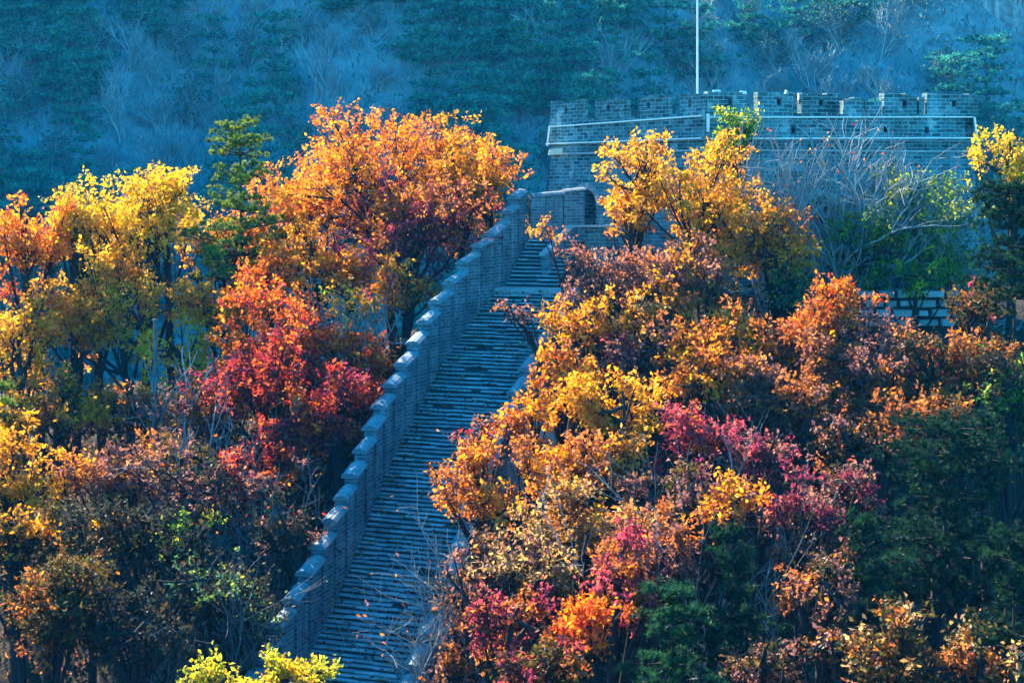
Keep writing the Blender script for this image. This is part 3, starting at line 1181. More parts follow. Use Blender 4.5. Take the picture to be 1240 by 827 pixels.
def bare_paths(base, dir0, length, rad, levels, r, out, split=(3, 5), spread=0.55, upv=0.25, shrink=0.62):
    """recursive branching into out (list of tube paths) and tips"""
    stack = [(base, dir0, length, rad, levels)]
    tips = []
    while stack:
        p, d, L, ra, lv = stack.pop()
        n = 5
        pts = [p]
        dd = d
        for k in range(n - 1):
            dd = unit(dd + r.normal(size=3) * 0.13 + np.array([0, 0, upv * 0.15]))
            pts.append(pts[-1] + dd * L / (n - 1))
        pts = np.array(pts)
        out.append((pts, np.linspace(ra, ra * 0.55, n)))
        if lv == 0:
            tips.append(pts[-1])
            continue
        for k in range(int(r.integers(split[0], split[1] + 1))):
            j = int(r.integers(1, n))
            nd = unit(dd + r.normal(size=3) * spread + np.array([0, 0, upv]))
            stack.append((pts[j], nd, L * shrink * r.uniform(0.75, 1.2), ra * 0.55, lv - 1))
    return np.array(tips)


def bare_shrub(name, label, cat, px, pb, D, height, width, stems, seed, mat=None, levels=3, rad=0.03, leaves=None, group=None, leaf=0.11, nleaf=0, dz=None):
    r = np.random.default_rng(seed)
    base = W(px, pb, D)
    if dz is None:
        base[2] = float(ground(base[0], base[1])) - 0.1
    if height < 0:
        height = ((HY + height) * D / F - base[2]) * 1.05
    root = empty(name, base, label, cat, group)
    out, tips = [], []
    for k in range(stems):
        a = (k + r.uniform(-.3, .3)) / max(stems - 1, 1) * 2 - 1 if stems > 1 else 0
        d = unit(np.array([a * width / height * 1.3, r.uniform(-.35, .35), 1.0]))
        b = base + np.array([a * 0.25, r.uniform(-.2, .2), 0])
        t = bare_paths(b, d, height * 0.48 * r.uniform(.85, 1.15), rad * r.uniform(.8, 1.2), levels, r, out)
        tips.append(t)
    V, Q = tube_arrays(out, 4)
    mesh_np('branches' if False else 'trunk', V, None, Q, mat or M_GREY_BARK, root)
    if leaves and nleaf:
        tips = np.concatenate(tips)
        idx = r.integers(0, len(tips), nleaf)
        P = tips[idx] + r.normal(size=(nleaf, 3)) * 0.025
        fam, fw_ = palette(leaves)
        col = np.array(fam)[r.choice(len(fam), size=nleaf, p=fw_), r.integers(0, 4, nleaf)]
        Ln = leaf * r.uniform(.7, 1.3, nleaf)
        V, T = leaf_arrays(P, unit(r.normal(size=(nleaf, 3)) + [0, 0, -.3]), Ln, Ln * .55, r)
        mesh_np('crown', V, T, None, M_LEAF, root, colors=np.repeat(col, 4, 0))
    return root


def needle_tufts(P, up, L, Wd, k, r, cols):
    """k needles fanned round the direction up at every point of P"""
    n = len(P)
    pos = np.repeat(P, k, 0)
    u = np.repeat(up, k, 0)
    d = unit(u * 0.75 + unit(r.normal(size=(n * k, 3))) * 0.85)
    side = unit(np.cross(d, r.normal(size=(n * k, 3))))
    Ln = L * r.uniform(.7, 1.2, size=(n * k, 1))
    a = pos - side * Wd / 2
    b = pos + side * Wd / 2
    c = pos + d * Ln
    V = np.stack([a, b, c], 1).reshape(-1, 3)
    T = np.arange(n * k * 3).reshape(-1, 3)
    fam = np.array(cols)
    cc = fam[r.integers(0, len(fam), n)] * r.uniform(.75, 1.2, size=(n, 1))
    C = np.repeat(np.repeat(cc, k, 0) * r.uniform(.8, 1.2, size=(n * k, 1)), 3, 0)
    return V, T, C


PINE_NEAR = [(.006, .034, .020), (.009, .048, .025), (.005, .026, .017), (.016, .07, .026)]  # shaded copy of the needles, the dark put into the colour
PINE_LIT = [(.20, .30, .03), (.26, .34, .03), (.12, .22, .04)]  # sunlit copy, the light put into brighter, yellower needles
PINE_FAR_HAZED = [(.03, .28, .26), (.06, .36, .28), (.02, .17, .19)]  # valley haze put into a paler teal needle colour


def pine_geometry(C, base, R, tiers, per_tier, r, cols, L=0.13, Wd=0.022, k=26, tuft=0.34, cone=0.75, lift=0.12):
    trunk = bez(base, (base + C) / 2 + r.normal(size=3) * [.15, .15, 0], C + np.array([0, 0, R[2] * .95]), 9)
    tr = 0.05 + 0.03 * R.mean()
    paths = [(trunk, np.linspace(tr, tr * .2, 9))]
    TP, TU = [], []
    for t in range(tiers):
        f = (t + r.uniform(-.2, .2)) / max(tiers - 1, 1)
        z = C[2] - R[2] + 2 * R[2] * f
        prof = (1 - f * cone) * (0.75 + 0.25 * math.sin(f * 9))
        ctr = np.array([np.interp(z, trunk[:, 2], trunk[:, 0]), np.interp(z, trunk[:, 2], trunk[:, 1]), z])
        nb = max(3, int(per_tier * (0.5 + 0.5 * prof)))
        a0 = r.uniform(0, 6.28)
        for b in range(nb):
            a = a0 + 6.283 * b / nb + r.uniform(-.3, .3)
            ln = prof * r.uniform(.6, 1.08)
            e = ctr + np.array([math.cos(a) * R[0] * ln, math.sin(a) * R[1] * ln, lift * R[2] * r.uniform(-.3, 1.2)])
            p = bez(ctr, (ctr + e) / 2 + np.array([0, 0, -.05 * R[2]]), e, 5)
            paths.append((p, np.linspace(tr * .3, .008, 5)))
            m = max(3, int(ln * R[0] * 7 / tuft * .34))
            tt = r.uniform(.35, 1.05, m)[:, None]
            q = p[0] + (e - p[0]) * tt
            off = r.normal(size=(m, 3)) * np.array([.5, .5, .22]) * tuft * (0.6 + .6 * ln)
            TP.append(q + off + np.array([0, 0, .05]))
            TU.append(unit(np.array([math.cos(a) * .35, math.sin(a) * .35, 1.0])[None, :] + off * .6))
    # leading shoot
    TP.append(trunk[-1] + r.normal(size=(5, 3)) * [.06, .06, .1])
    TU.append(np.tile(np.array([[0, 0, 1.0]]), (5, 1)))
    TP, TU = np.concatenate(TP), np.concatenate(TU)
    # each tuft is a little bundle of several shoots
    rep = 4
    P = np.repeat(TP, rep, 0) + r.normal(size=(len(TP) * rep, 3)) * tuft * np.array([.20, .20, .11])
    U = unit(np.repeat(TU, rep, 0) + r.normal(size=(len(P), 3)) * .3)
    V, T, Cc = needle_tufts(P, U, L, Wd, k, r, cols)
    return V, T, Cc, paths


def pine(label, px, py, rx, ry, D, seed, cols=PINE_NEAR, tiers=7, per_tier=8, group=None, **kw):
    r = np.random.default_rng(seed)
    C = W(px, py, D)
    R = np.array([rx, (rx + ry) / 2, ry]) * D / F
    base = np.array([C[0] + r.uniform(-.2, .2), C[1] + .2, 0])
    base[2] = float(ground(base[0], base[1])) - .2
    GROUND_LOG.append(('pine', px, py, round(D, 1), round(C[2] - base[2], 1), round(R[2], 1)))
    root = empty('pine_tree', base, label, 'pine tree', group)
    V, T, Cc, paths = pine_geometry(C, base, R, tiers, per_tier, r, cols, **kw)
    mesh_np('crown', V, T, None, M_NEEDLE, root, colors=Cc)
    V, Q = tube_arrays(paths, 5)
    mesh_np('trunk', V, None, Q, M_BARK, root)
    return root


GA = 'autumn trees west of the stair'
GB = 'autumn trees crowding the stair on its tower side'
T_ = 'autumn_tree'
S_ = 'autumn_shrub'
# name, label, category, px, py, rx, ry, D, palette, options
TREES = [
    # beyond the left parapet, highest first
    (T_, 'broad domed glowing orange tree, tallest one beyond the parapet', 'tree', 455, 234, 140, 84, 55.0, 'org*3+gold*3+flame*.5', dict(dens=1.2)),
    (T_, 'golden orange crown shouldering the big domed orange tree near the tower', 'tree', 548, 205, 50, 55, 54.5, 'gold*3+org', dict()),
    (T_, 'dark maroon purple tree beneath the glowing orange dome', 'tree', 512, 278, 92, 66, 51.5, 'maroon*4+rust+org*.5', dict()),
    (T_, 'tall lemon yellow tree with a pointed top beside the sunlit pine', 'tree', 180, 285, 72, 88, 54.0, 'lem*3+yel*2', dict()),
    (T_, 'yellow tree with a flat broad top on the skyline', 'tree', 112, 305, 60, 60, 53.5, 'lem*3+yel', dict()),
    (T_, 'slim orange topped tree by the edge of the view, above the oaks', 'tree', 40, 308, 44, 74, 52.0, 'org*3+gold+flame*.5', dict(dens=1.2)),
    (T_, 'yellow orange oak with black forked trunk in the upper grove', 'tree', 145, 375, 78, 66, 50.5, 'yel*3+gold*2+org', dict(trunk_r=.16)),
    (T_, 'yellow green oak with a dark trunk at the edge of the view', 'tree', 30, 425, 62, 75, 48.5, 'yel*3+lem+gold+olive', dict(trunk_r=.15)),
    (T_, 'low amber tree spread under the sunlit pine', 'tree', 285, 290, 62, 42, 54.5, 'gold*2+org*2+rust', dict()),
    (T_, 'amber tree with thin dark stems between orange dome and scarlet tree', 'tree', 385, 330, 72, 42, 52.0, 'gold*3+org+yel', dict()),
    (S_, 'yellow undergrowth tree shining between black trunks', 'shrub', 215, 440, 55, 48, 49.5, 'lem*3+lime', dict()),
    (S_, 'pale straw yellow shrub just beyond the parapet caps', 'shrub', 432, 375, 46, 38, 50.0, 'lime+tan+yel*2', dict(dens=.6)),
    (T_, 'scarlet and orange tree with the brightest red crown', 'tree', 335, 400, 82, 62, 47.5, 'flame*4+org*2+crim', dict()),
    (T_, 'deep crimson spreading tree below the scarlet crown', 'tree', 345, 482, 96, 66, 45.3, 'crim*4+maroon*2+flame*.5', dict()),
    (T_, 'red orange tree leaning against the parapet', 'tree', 440, 445, 46, 50, 46.5, 'crim*3+flame*3+org', dict()),
    (S_, 'crimson shrub against the foot of the parapet', 'shrub', 405, 508, 46, 58, 44.0, 'crim*3+flame+maroon', dict()),
    (S_, 'shady maroon shrub beneath the maroon tree near the caps', 'shrub', 500, 350, 55, 38, 49.5, 'maroon+gold+rust+org', dict()),
    (S_, 'pinkish orange bush under the forked oak', 'shrub', 150, 500, 72, 40, 47.0, 'rust*2+org*2+mauve', dict()),
    (S_, 'dusky mauve and orange bush in the middle of the grove', 'shrub', 255, 500, 62, 52, 46.0, 'mauve*3+rust+org*.6', dict(dens=.8)),
    (S_, 'brown orange bush mixed with bare twigs in the grove hollow', 'shrub', 130, 570, 75, 45, 43.0, 'rust*2+gold+mauve*2', dict(dens=.8)),
    (T_, 'bright yellow gold tree cut off by the edge of the view', 'tree', 8, 590, 58, 62, 42.0, 'gold*3+yel*2', dict()),
    (S_, 'amber flecked thin shrub behind the dark thicket', 'shrub', 205, 575, 70, 42, 43.0, 'mauve*2+olive+gold', dict(dens=.6)),
    (S_, 'red flecked bare shrub close to the parapet foot', 'shrub', 318, 590, 46, 42, 41.5, 'flame+crim+mauve', dict(dens=.35)),
    (T_, 'olive brown leafy bush filling the lower corner', 'tree', 62, 735, 76, 72, 36.0, 'olive*4+rust*.5', dict(leaf=.112)),
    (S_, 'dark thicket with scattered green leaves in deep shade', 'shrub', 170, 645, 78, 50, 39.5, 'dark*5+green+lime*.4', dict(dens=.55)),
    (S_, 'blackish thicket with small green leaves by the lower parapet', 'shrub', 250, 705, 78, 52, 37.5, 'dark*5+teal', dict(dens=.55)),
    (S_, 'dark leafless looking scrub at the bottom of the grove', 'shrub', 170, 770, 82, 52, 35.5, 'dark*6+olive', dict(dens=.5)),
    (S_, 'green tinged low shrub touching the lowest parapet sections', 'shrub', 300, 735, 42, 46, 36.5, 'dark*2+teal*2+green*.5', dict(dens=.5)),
    (S_, 'sunny yellow green bush at the very bottom below the parapet', 'shrub', 262, 836, 78, 26, 29.0, 'lime*3+lem', dict(leaf=.10)),
    (S_, 'sunny yellow sprig rising in front of the lowest parapet section', 'shrub', 352, 818, 46, 24, 29.0, 'lem*3+lime', dict(leaf=.10)),
    (S_, 'shaded crimson brown thicket between crimson tree and dark scrub', 'shrub', 250, 600, 66, 48, 41.5, 'mauve*2+dark*2+crim*.5', dict(dens=.7)),
    (S_, 'dusky bush at the far edge below the yellow gold tree', 'shrub', 20, 660, 55, 45, 39.0, 'olive*2+dark+gold', dict()),
    # right of the stair
    (T_, 'tall golden tree standing in front of the watchtower', 'tree', 775, 215, 42, 58, 50.5, 'yel*3+gold*2', dict()),
    (T_, 'broad golden orange tree before the tower, its rounded heart', 'tree', 850, 262, 72, 78, 49.5, 'yel*2+gold*4', dict()),
    (T_, 'golden brown tree at the outer side of the golden group', 'tree', 935, 285, 52, 72, 48.5, 'gold*4+olive+rust', dict()),
    (T_, 'golden tree low against the tower entrance', 'tree', 760, 258, 30, 36, 50.0, 'gold*3+rust', dict(dens=.7)),
    (S_, 'bright green shrub against the tower corner', 'shrub', 893, 172, 34, 42, 52.2, 'green*4+lime*.5', dict()),
    (T_, 'dusky mauve brown tree under the golden trees', 'tree', 800, 330, 76, 48, 46.5, 'mauve*4+rust', dict()),
    (T_, 'purplish thin leaved tree below the tower entrance', 'tree', 712, 338, 42, 38, 46.8, 'mauve*3+rust*1', dict(dens=.4)),
    (S_, 'thin branch of yellow and pink leaves hanging over the upper stair', 'shrub', 660, 284, 28, 18, 48.0, 'gold+rust*2+mauve', dict(dx=1.9, trunk_r=.05, dens=.35, boughs=6)),
    (S_, 'thin mauve branch reaching over the middle of the stair', 'shrub', 625, 376, 26, 18, 45.6, 'mauve*3+rust', dict(dx=1.6, dens=.35, boughs=6)),
    (S_, 'mauve brown sprig beside the landing', 'shrub', 692, 372, 22, 20, 46.0, 'mauve*3', dict(dx=1.0, dens=.4, boughs=6)),
    (T_, 'glowing orange shrub overhanging the right edge of the stair', 'tree', 705, 400, 62, 42, 45.0, 'gold*4+org', dict(dens=.8)),
    (T_, 'amber tree with a tan top between orange shrub and mauve tree', 'tree', 785, 385, 52, 40, 44.5, 'gold*2+rust*2+tan', dict(dens=.8)),
    (S_, 'dark purple brown thicket behind the bright yellow shrub', 'shrub', 790, 440, 65, 50, 44.0, 'mauve*2+dark+maroon', dict(dens=.7)),
    (T_, 'orange yellow crowned tree in the middle of the slope', 'tree', 880, 420, 66, 46, 43.5, 'gold*3+org*2+rust', dict()),
    (T_, 'orange pink tree with an upright pointed top on the slope', 'tree', 1012, 378, 44, 46, 43.0, 'org*3+flame+rust*2', dict()),
    (T_, 'broad rust coloured tree filling the slope below the pale stone wall', 'tree', 1050, 450, 92, 60, 42.0, 'rust*3+mauve*2+org', dict()),
    (T_, 'rust and olive tree at the side of the broad rust tree', 'tree', 1135, 455, 55, 58, 41.0, 'rust*3+olive*2+pink*.5', dict()),
    (T_, 'dull rust brown tree in the heart of the slope', 'tree', 955, 495, 85, 56, 41.0, 'rust*3+mauve*3', dict()),
    (T_, 'brilliant yellow shrub halfway down the slope near the stair', 'tree', 742, 498, 62, 46, 40.5, 'yel*3+gold*2', dict()),
    (T_, 'orange brown spray at the side of the yellow shrub over the steps', 'tree', 640, 500, 46, 40, 41.0, 'gold*2+org*2+rust', dict(dens=.75)),
    (S_, 'dark red brown shrub leaning on the low parapet', 'shrub', 585, 530, 34, 26, 40.5, 'rust+mauve*2+crim*.6', dict(dens=.5)),
    (T_, 'pink crimson shrub tangled with the yellow shrub', 'tree', 850, 535, 56, 42, 39.5, 'pink*4+flame+mauve', dict()),
    (T_, 'magenta purple shrub beside the dull rust tree', 'tree', 925, 555, 52, 40, 38.5, 'pink*1.5+maroon*3+mauve*2', dict(dens=.8)),
    (T_, 'rust orange bush spilling beside the lower steps', 'tree', 590, 590, 62, 46, 38.0, 'rust*3+gold+org', dict()),
    (T_, 'amber brown bush beneath the yellow shrub', 'tree', 715, 570, 78, 42, 38.5, 'gold*2+rust*2+tan', dict()),
    (T_, 'tan yellow bush with pale dry leaves', 'tree', 690, 635, 72, 48, 36.0, 'tan*3+yel+rust', dict(leaf=.112)),
    (S_, 'dusky olive brown bush shaded by the tan bush', 'shrub', 640, 690, 66, 42, 34.5, 'olive*3+mauve+tan', dict(leaf=.112, dens=.8)),
    (T_, 'dark purple blue bush in shadow below the magenta shrub', 'tree', 860, 625, 72, 50, 36.0, 'maroon+mauve*3+dark', dict(dens=.8)),
    (T_, 'orange tipped shrub rising above the small dark pine', 'tree', 885, 625, 46, 42, 34.5, 'gold*3+org+rust', dict(dens=.6, leaf=.112)),
    (T_, 'dark mauve brown bush with pale leaf edges near the big pine', 'tree', 965, 640, 58, 58, 34.5, 'mauve*3+maroon+olive', dict(dens=.8)),
    (T_, 'rosy pink tree in the lower slope', 'tree', 748, 690, 50, 56, 33.0, 'pink*3+rust*2', dict(leaf=.112)),
    (T_, 'scarlet orange bush beneath the rosy pink tree', 'tree', 718, 760, 46, 40, 31.0, 'org*3+flame*2', dict(leaf=.112)),
    (T_, 'wine red bush at the bottom beside the lowest steps', 'tree', 622, 760, 62, 48, 31.5, 'pink*2+rust*2+maroon*2', dict(leaf=.112)),
    (T_, 'mixed wine and olive bush at the bottom edge of the slope', 'tree', 660, 815, 70, 36, 29.5, 'rust*2+maroon+olive*2', dict(leaf=.112)),
    (T_, 'brown mauve shrub with drooping leaves between two dark pines', 'tree', 995, 720, 50, 62, 31.0, 'mauve*3+rust*.6+olive*2', dict(leaf=.112, dens=.6)),
    (T_, 'bronze leaved bush along the bottom beneath the big pine', 'tree', 1085, 790, 70, 52, 28.0, 'rust+tan*.6+olive*3', dict(leaf=.112, dens=.8)),
    (T_, 'bronze and olive bush in the bottom corner', 'tree', 1185, 800, 66, 46, 27.5, 'rust+olive*3+tan*.5', dict(leaf=.112, dens=.8)),
    (T_, 'bright yellow tree at the outer end of the tower', 'tree', 1222, 195, 38, 42, 49.0, 'lem*4+lime', dict()),
    (T_, 'thin green tree with scattered yellow leaves before the tower wall', 'tree', 1120, 275, 82, 62, 50.5, 'teal*3+lime+green*2', dict(dens=.7, bark=M_GREY_BARK, twig=.8)),
    (T_, 'teal green airy tree next to the bare grey thicket', 'tree', 1050, 310, 56, 46, 50.0, 'teal*2+green*2+lime*.4', dict(dens=.7, twig=.8)),
    (S_, 'fresh green bush above the pale retaining wall', 'shrub', 1112, 342, 36, 26, 48.5, 'green*4+lime', dict(dens=.55)),
    (T_, 'olive and pink tree under the dark pine by the edge', 'tree', 1185, 395, 40, 55, 43.0, 'rust+olive*3+pink*.6', dict()),
    (T_, 'shaded green tree at the edge above the big pine', 'tree', 1215, 490, 46, 60, 40.0, 'dark*2+green*2+olive', dict()),
    (S_, 'dark teal shrub at the foot of the golden brown tree', 'shrub', 950, 365, 40, 30, 47.0, 'dark*2+teal', dict(dens=.7)),
    (S_, 'shadowed dark bush below the dull rust tree', 'shrub', 1040, 545, 66, 36, 38.5, 'rust+dark*2+mauve', dict()),
    (S_, 'dim brown bush under the amber and tan bushes', 'shrub', 790, 600, 62, 40, 37.0, 'mauve*2+olive+dark', dict()),
    (S_, 'dim plum bush above the wine red bush', 'shrub', 590, 690, 48, 40, 35.0, 'mauve*2+dark+rust*.5', dict(dens=.5)),
    # fill behind and between
    (T_, 'narrow pointed lemon yellow treetop rising beside the pine', 'tree', 205, 224, 26, 40, 54.2, 'lem*4', dict(boughs=9)),
    (T_, 'lemon tree with a sloping shoulder next to the orange topped tree', 'tree', 90, 280, 32, 36, 53.0, 'lem*3+yel', dict(boughs=9)),
    (T_, 'amber and rust tree in the gap between the orange crown and the pink shrub', 'tree', 845, 462, 52, 40, 42.0, 'rust*2+gold*2+org', dict()),
    (T_, 'tawny tree between the dull rust tree and the orange crown', 'tree', 910, 462, 48, 38, 41.6, 'rust+gold+mauve*2', dict()),
    (T_, 'orange leaved bush tucked beside the low parapet stones', 'tree', 690, 455, 42, 36, 42.5, 'gold*2+org+rust', dict()),
    (S_, 'low mauve thicket at the bottom between the pines', 'shrub', 1000, 795, 54, 36, 29.5, 'mauve*2+rust+dark', dict(leaf=.112)),
    (S_, 'dark bramble at the bottom edge below the narrow pine', 'shrub', 930, 805, 48, 36, 29.6, 'dark*2+mauve+olive', dict(leaf=.112)),
    (T_, 'rusty olive bush above the big pine beside the shaded green tree', 'tree', 1165, 520, 42, 34, 38.6, 'rust*2+olive*2', dict()),
    (S_, 'yellow flecked green bush low against the tower wall, near its outer end', 'shrub', 1150, 325, 44, 34, 49.6, 'green*3+lime+teal*2', dict(dens=.6)),
    (T_, 'airy green tree with yellow tips between the grey fan and the outer wall', 'tree', 1085, 255, 40, 46, 50.6, 'teal*3+green+lime*.8', dict(dens=.45, bark=M_GREY_BARK)),
    (T_, 'wine red tree rising close behind the middle parapet caps', 'tree', 398, 455, 44, 52, 46.6, 'crim*3+flame*2', dict()),
    (T_, 'dusky crimson tree in the shade behind the lower parapet', 'tree', 322, 548, 56, 52, 43.0, 'crim+mauve*2+maroon*2', dict(dens=.8)),
    (S_, 'plum brown bush crowding the low parapet near the bottom', 'shrub', 560, 735, 34, 42, 36.6, 'mauve*3+rust+dark', dict(dens=.55)),
    (S_, 'red brown sparse bush over the lowest steps at the bottom edge', 'shrub', 545, 800, 36, 32, 35.6, 'rust*2+mauve*2+olive', dict(dens=.55)),
    (T_, 'orange tree with a rounded side, half hidden behind the domed orange tree', 'tree', 378, 262, 68, 68, 55.8, 'org*3+gold*2', dict()),
    (T_, 'small gold tree at the far end of the parapet by the tower', 'tree', 588, 228, 26, 34, 53.0, 'gold*2+org+rust', dict()),
    (T_, 'orange and yellow oak between the slim orange tree and the forked oak', 'tree', 92, 400, 56, 56, 50.0, 'org*2+gold*2+yel', dict(trunk_r=.14)),
    (T_, 'golden tree behind the scarlet crown', 'tree', 252, 370, 54, 48, 51.0, 'gold*3+org', dict()),
    (T_, 'orange red tree tucked under the amber tree', 'tree', 322, 345, 56, 38, 50.5, 'org*3+flame', dict()),
    (S_, 'yellow brown bush at the foot of the oak by the edge', 'shrub', 65, 500, 52, 42, 46.0, 'gold*2+olive*2+rust', dict()),
    (S_, 'gold and olive bush at the edge beneath the pine sapling', 'shrub', 15, 530, 42, 34, 44.0, 'gold*2+olive', dict()),
    (S_, 'dim olive thicket between the olive brown bush and the dark scrub', 'shrub', 105, 655, 52, 44, 39.0, 'dark*3+olive*2+gold*.3', dict(dens=.8)),
    (S_, 'murky thicket under the shaded crimson brown thicket', 'shrub', 345, 655, 44, 50, 39.5, 'dark*4+mauve', dict(dens=.6)),
    (T_, 'orange rust tree joining the orange yellow crown and the pointed tree', 'tree', 948, 425, 56, 44, 43.0, 'org*2+rust*3', dict()),
    (T_, 'rust tree with pale pinkish leaves below the pointed tree', 'tree', 1015, 495, 66, 46, 41.2, 'rust*2+mauve*2', dict()),
    (T_, 'brown olive tree above the large dark pine', 'tree', 1110, 515, 62, 40, 38.8, 'rust*3+olive', dict()),
    (T_, 'amber and mauve tree under the rounded golden heart', 'tree', 850, 345, 62, 44, 46.0, 'gold+mauve*2+rust', dict()),
    (T_, 'rust bush between the orange spray and the amber brown bush', 'tree', 660, 560, 48, 38, 38.8, 'rust*2+gold', dict()),
    (T_, 'tan and rust bush above the rosy pink tree', 'tree', 770, 648, 50, 38, 34.8, 'tan+rust*2', dict(leaf=.112)),
    (T_, 'mauve bush between the rosy pink tree and the narrow dark pine', 'tree', 815, 690, 48, 44, 33.4, 'mauve*3+rust', dict(leaf=.112)),
    (S_, 'dark plum thicket behind the mauve brown bush', 'shrub', 1020, 600, 50, 46, 36.5, 'mauve*2+maroon+dark', dict()),
    (S_, 'olive shrub with pinkish leaves on the edge beneath the olive and pink tree', 'shrub', 1195, 440, 40, 40, 41.5, 'rust*2+olive*2+green*.5', dict()),
]
import os
QUICK = float(os.environ.get('TREE_DENS', '1'))
for i, (nm, lab, cat, px, py, rx, ry, D, pal, opt) in enumerate(TREES):
    opt = dict(opt)
    opt['dens'] = opt.get('dens', 1.0) * QUICK * ((0.62 if px < 560 else 0.75) if py < 450 else 0.9)
    deciduous(nm, lab, cat, px, py, rx * 1.25, ry * 1.22, D, pal, 100 + i, group='autumn trees and shrubs on the ridge', **opt)

# near pines
GP = 'pines among the autumn trees'
pine('sunlit yellow green pine with flat tiers on the skyline', 290, 240, 88, 86, 53.6, 1, PINE_LIT + [(.06, .14, .05)], tiers=11, per_tier=9, group=GP, tuft=.40, k=34, Wd=.03, cone=.66)
pine('dark drooping lower pine boughs behind the lemon yellow tree', 262, 315, 46, 40, 55.0, 2, PINE_NEAR, tiers=5, per_tier=7, group=GP)
pine('large dark green pine filling the lower slope', 1152, 622, 138, 102, 33.5, 3, tiers=9, per_tier=14, group=GP, cone=.45, tuft=.42)
pine('dark pine with a narrow top between two pines', 885, 725, 66, 78, 32.0, 4, tiers=7, per_tier=9, group=GP)
pine('bright green low pine at the bottom edge', 815, 785, 72, 60, 29.5, 5, [(.018, .09, .04), (.025, .12, .045), (.014, .065, .033)], tiers=6, per_tier=9, group=GP, cone=.5)
pine('black green pine at the edge beneath the bright yellow tree', 1222, 296, 66, 66, 44.0, 6, tiers=9, per_tier=12, group=GP, cone=.35)
pine('small green pine sapling at the edge by the yellow gold tree', 2, 505, 28, 36, 44.5, 7, PINE_LIT, tiers=5, per_tier=7, group=GP)
pine('dark pine at the bottom corner behind the bronze bushes', 1230, 720, 70, 66, 30.5, 8, tiers=6, per_tier=10, group=GP, cone=.5)
pine('shadowed pine behind the bronze bush under the large pine', 1050, 700, 60, 60, 31.0, 9, tiers=6, per_tier=9, group=GP, cone=.5)

# bare shrubs
GBARE = 'leafless grey shrubs'
bare_shrub('bare_shrub', 'wide fan of leafless grey branches before the tower arch', 'shrub', 1000, 320, 51.0, 7.4, 3.4, 15, 31, rad=.085, levels=3, leaves='rust+crim', nleaf=160, group=GBARE)
bare_shrub('bare_shrub', 'leafless grey thicket beside the fan shaped shrub', 'shrub', 1080, 330, 51.5, 6.0, 2.4, 11, 32, rad=.06, levels=3, leaves='teal+lime', nleaf=220, group=GBARE)
bare_shrub('bare_shrub', 'thin leafless bush against the outer tower wall', 'shrub', 1160, 330, 51.5, 5.0, 1.8, 9, 33, rad=.05, levels=3, leaves='lime+teal', nleaf=120, group=GBARE)
bare_shrub('bare_shrub', 'pale twiggy bush with pink leaves at the tower corner', 'shrub', 935, 290, 50.8, 7.0, 1.3, 7, 34, rad=.055, levels=3, leaves='rust*2+pink+lime', nleaf=260, group=GBARE)
bare_shrub('bare_shrub', 'pale bare bush standing over the lower steps', 'shrub', 578, 760, 37.4, -590, 1.2, 6, 35, rad=.05, levels=3, leaves='rust+tan', nleaf=90, group=GBARE)
bare_shrub('bare_shrub', 'thin blue grey twigs spreading across the lowest steps', 'shrub', 540, 800, 36.8, -655, 1.5, 7, 36, rad=.035, levels=3, leaves='rust+mauve', nleaf=90, group=GBARE)
bare_shrub('bare_shrub', 'forked pale blue dead tree in the grove hollow', 'shrub', 212, 520, 47.0, -380, 1.4, 3, 37, rad=.06, levels=2, group=GBARE)
bare_shrub('bare_shrub', 'grey bare scrub in the dark below the crimson tree', 'shrub', 330, 640, 40.5, -555, 1.8, 8, 38, mat=M_TIMBER, rad=.04, levels=3, leaves='dark+flame', nleaf=140, group=GBARE)
bare_shrub('bare_shrub', 'dim bare scrub low in the shade by the parapet', 'shrub', 255, 790, 36.5, -690, 2.2, 9, 39, mat=M_TIMBER, rad=.04, levels=3, leaves='dark+teal', nleaf=200, group=GBARE)
bare_shrub('bare_shrub', 'bare grey twigs among the dusky mauve bush', 'shrub', 235, 560, 44.0, -470, 1.8, 8, 40, rad=.04, levels=3, leaves='mauve+org', nleaf=160, group=GBARE)
bare_shrub('bare_shrub', 'bluish bare twigs in the magenta and purple bushes', 'shrub', 900, 640, 36.0, -545, 1.6, 7, 41, rad=.04, levels=3, leaves='pink+maroon', nleaf=160, group=GBARE)
bare_shrub('bare_shrub', 'bare straw stems beyond the parapet near the straw yellow shrub', 'shrub', 425, 400, 49.0, -335, 1.4, 8, 42, rad=.04, levels=3, leaves='lime+tan', nleaf=200, group=GBARE)

# the grey post in the grove
po = empty('wooden_post', W(188, 495, 46.5), 'straight weathered grey post among the yellow trees', 'post')
a = W(188, 388, 46.5)
b = W(187, 0, 46.5)
zb = min(float(ground(a[0], 46.5)) - .2, W(0, 487, 46.5)[2])
V, Q = tube_arrays([(np.array([[b[0], 46.5, zb], [a[0], 46.5, (zb + a[2]) / 2], [a[0], 46.5, a[2]]]), [.075, .068, .06])], 9)
mesh_np('shaft', V, None, Q, M_TIMBER, po, smooth=True)
V, Q = tube_arrays([(np.array([[a[0], 46.5, a[2] - .02], [a[0], 46.5, a[2] + .04], [a[0], 46.5, a[2] + .05]]), [.08, .07, .01])], 9)
mesh_np('cap', V, None, Q, M_TIMBER, po)


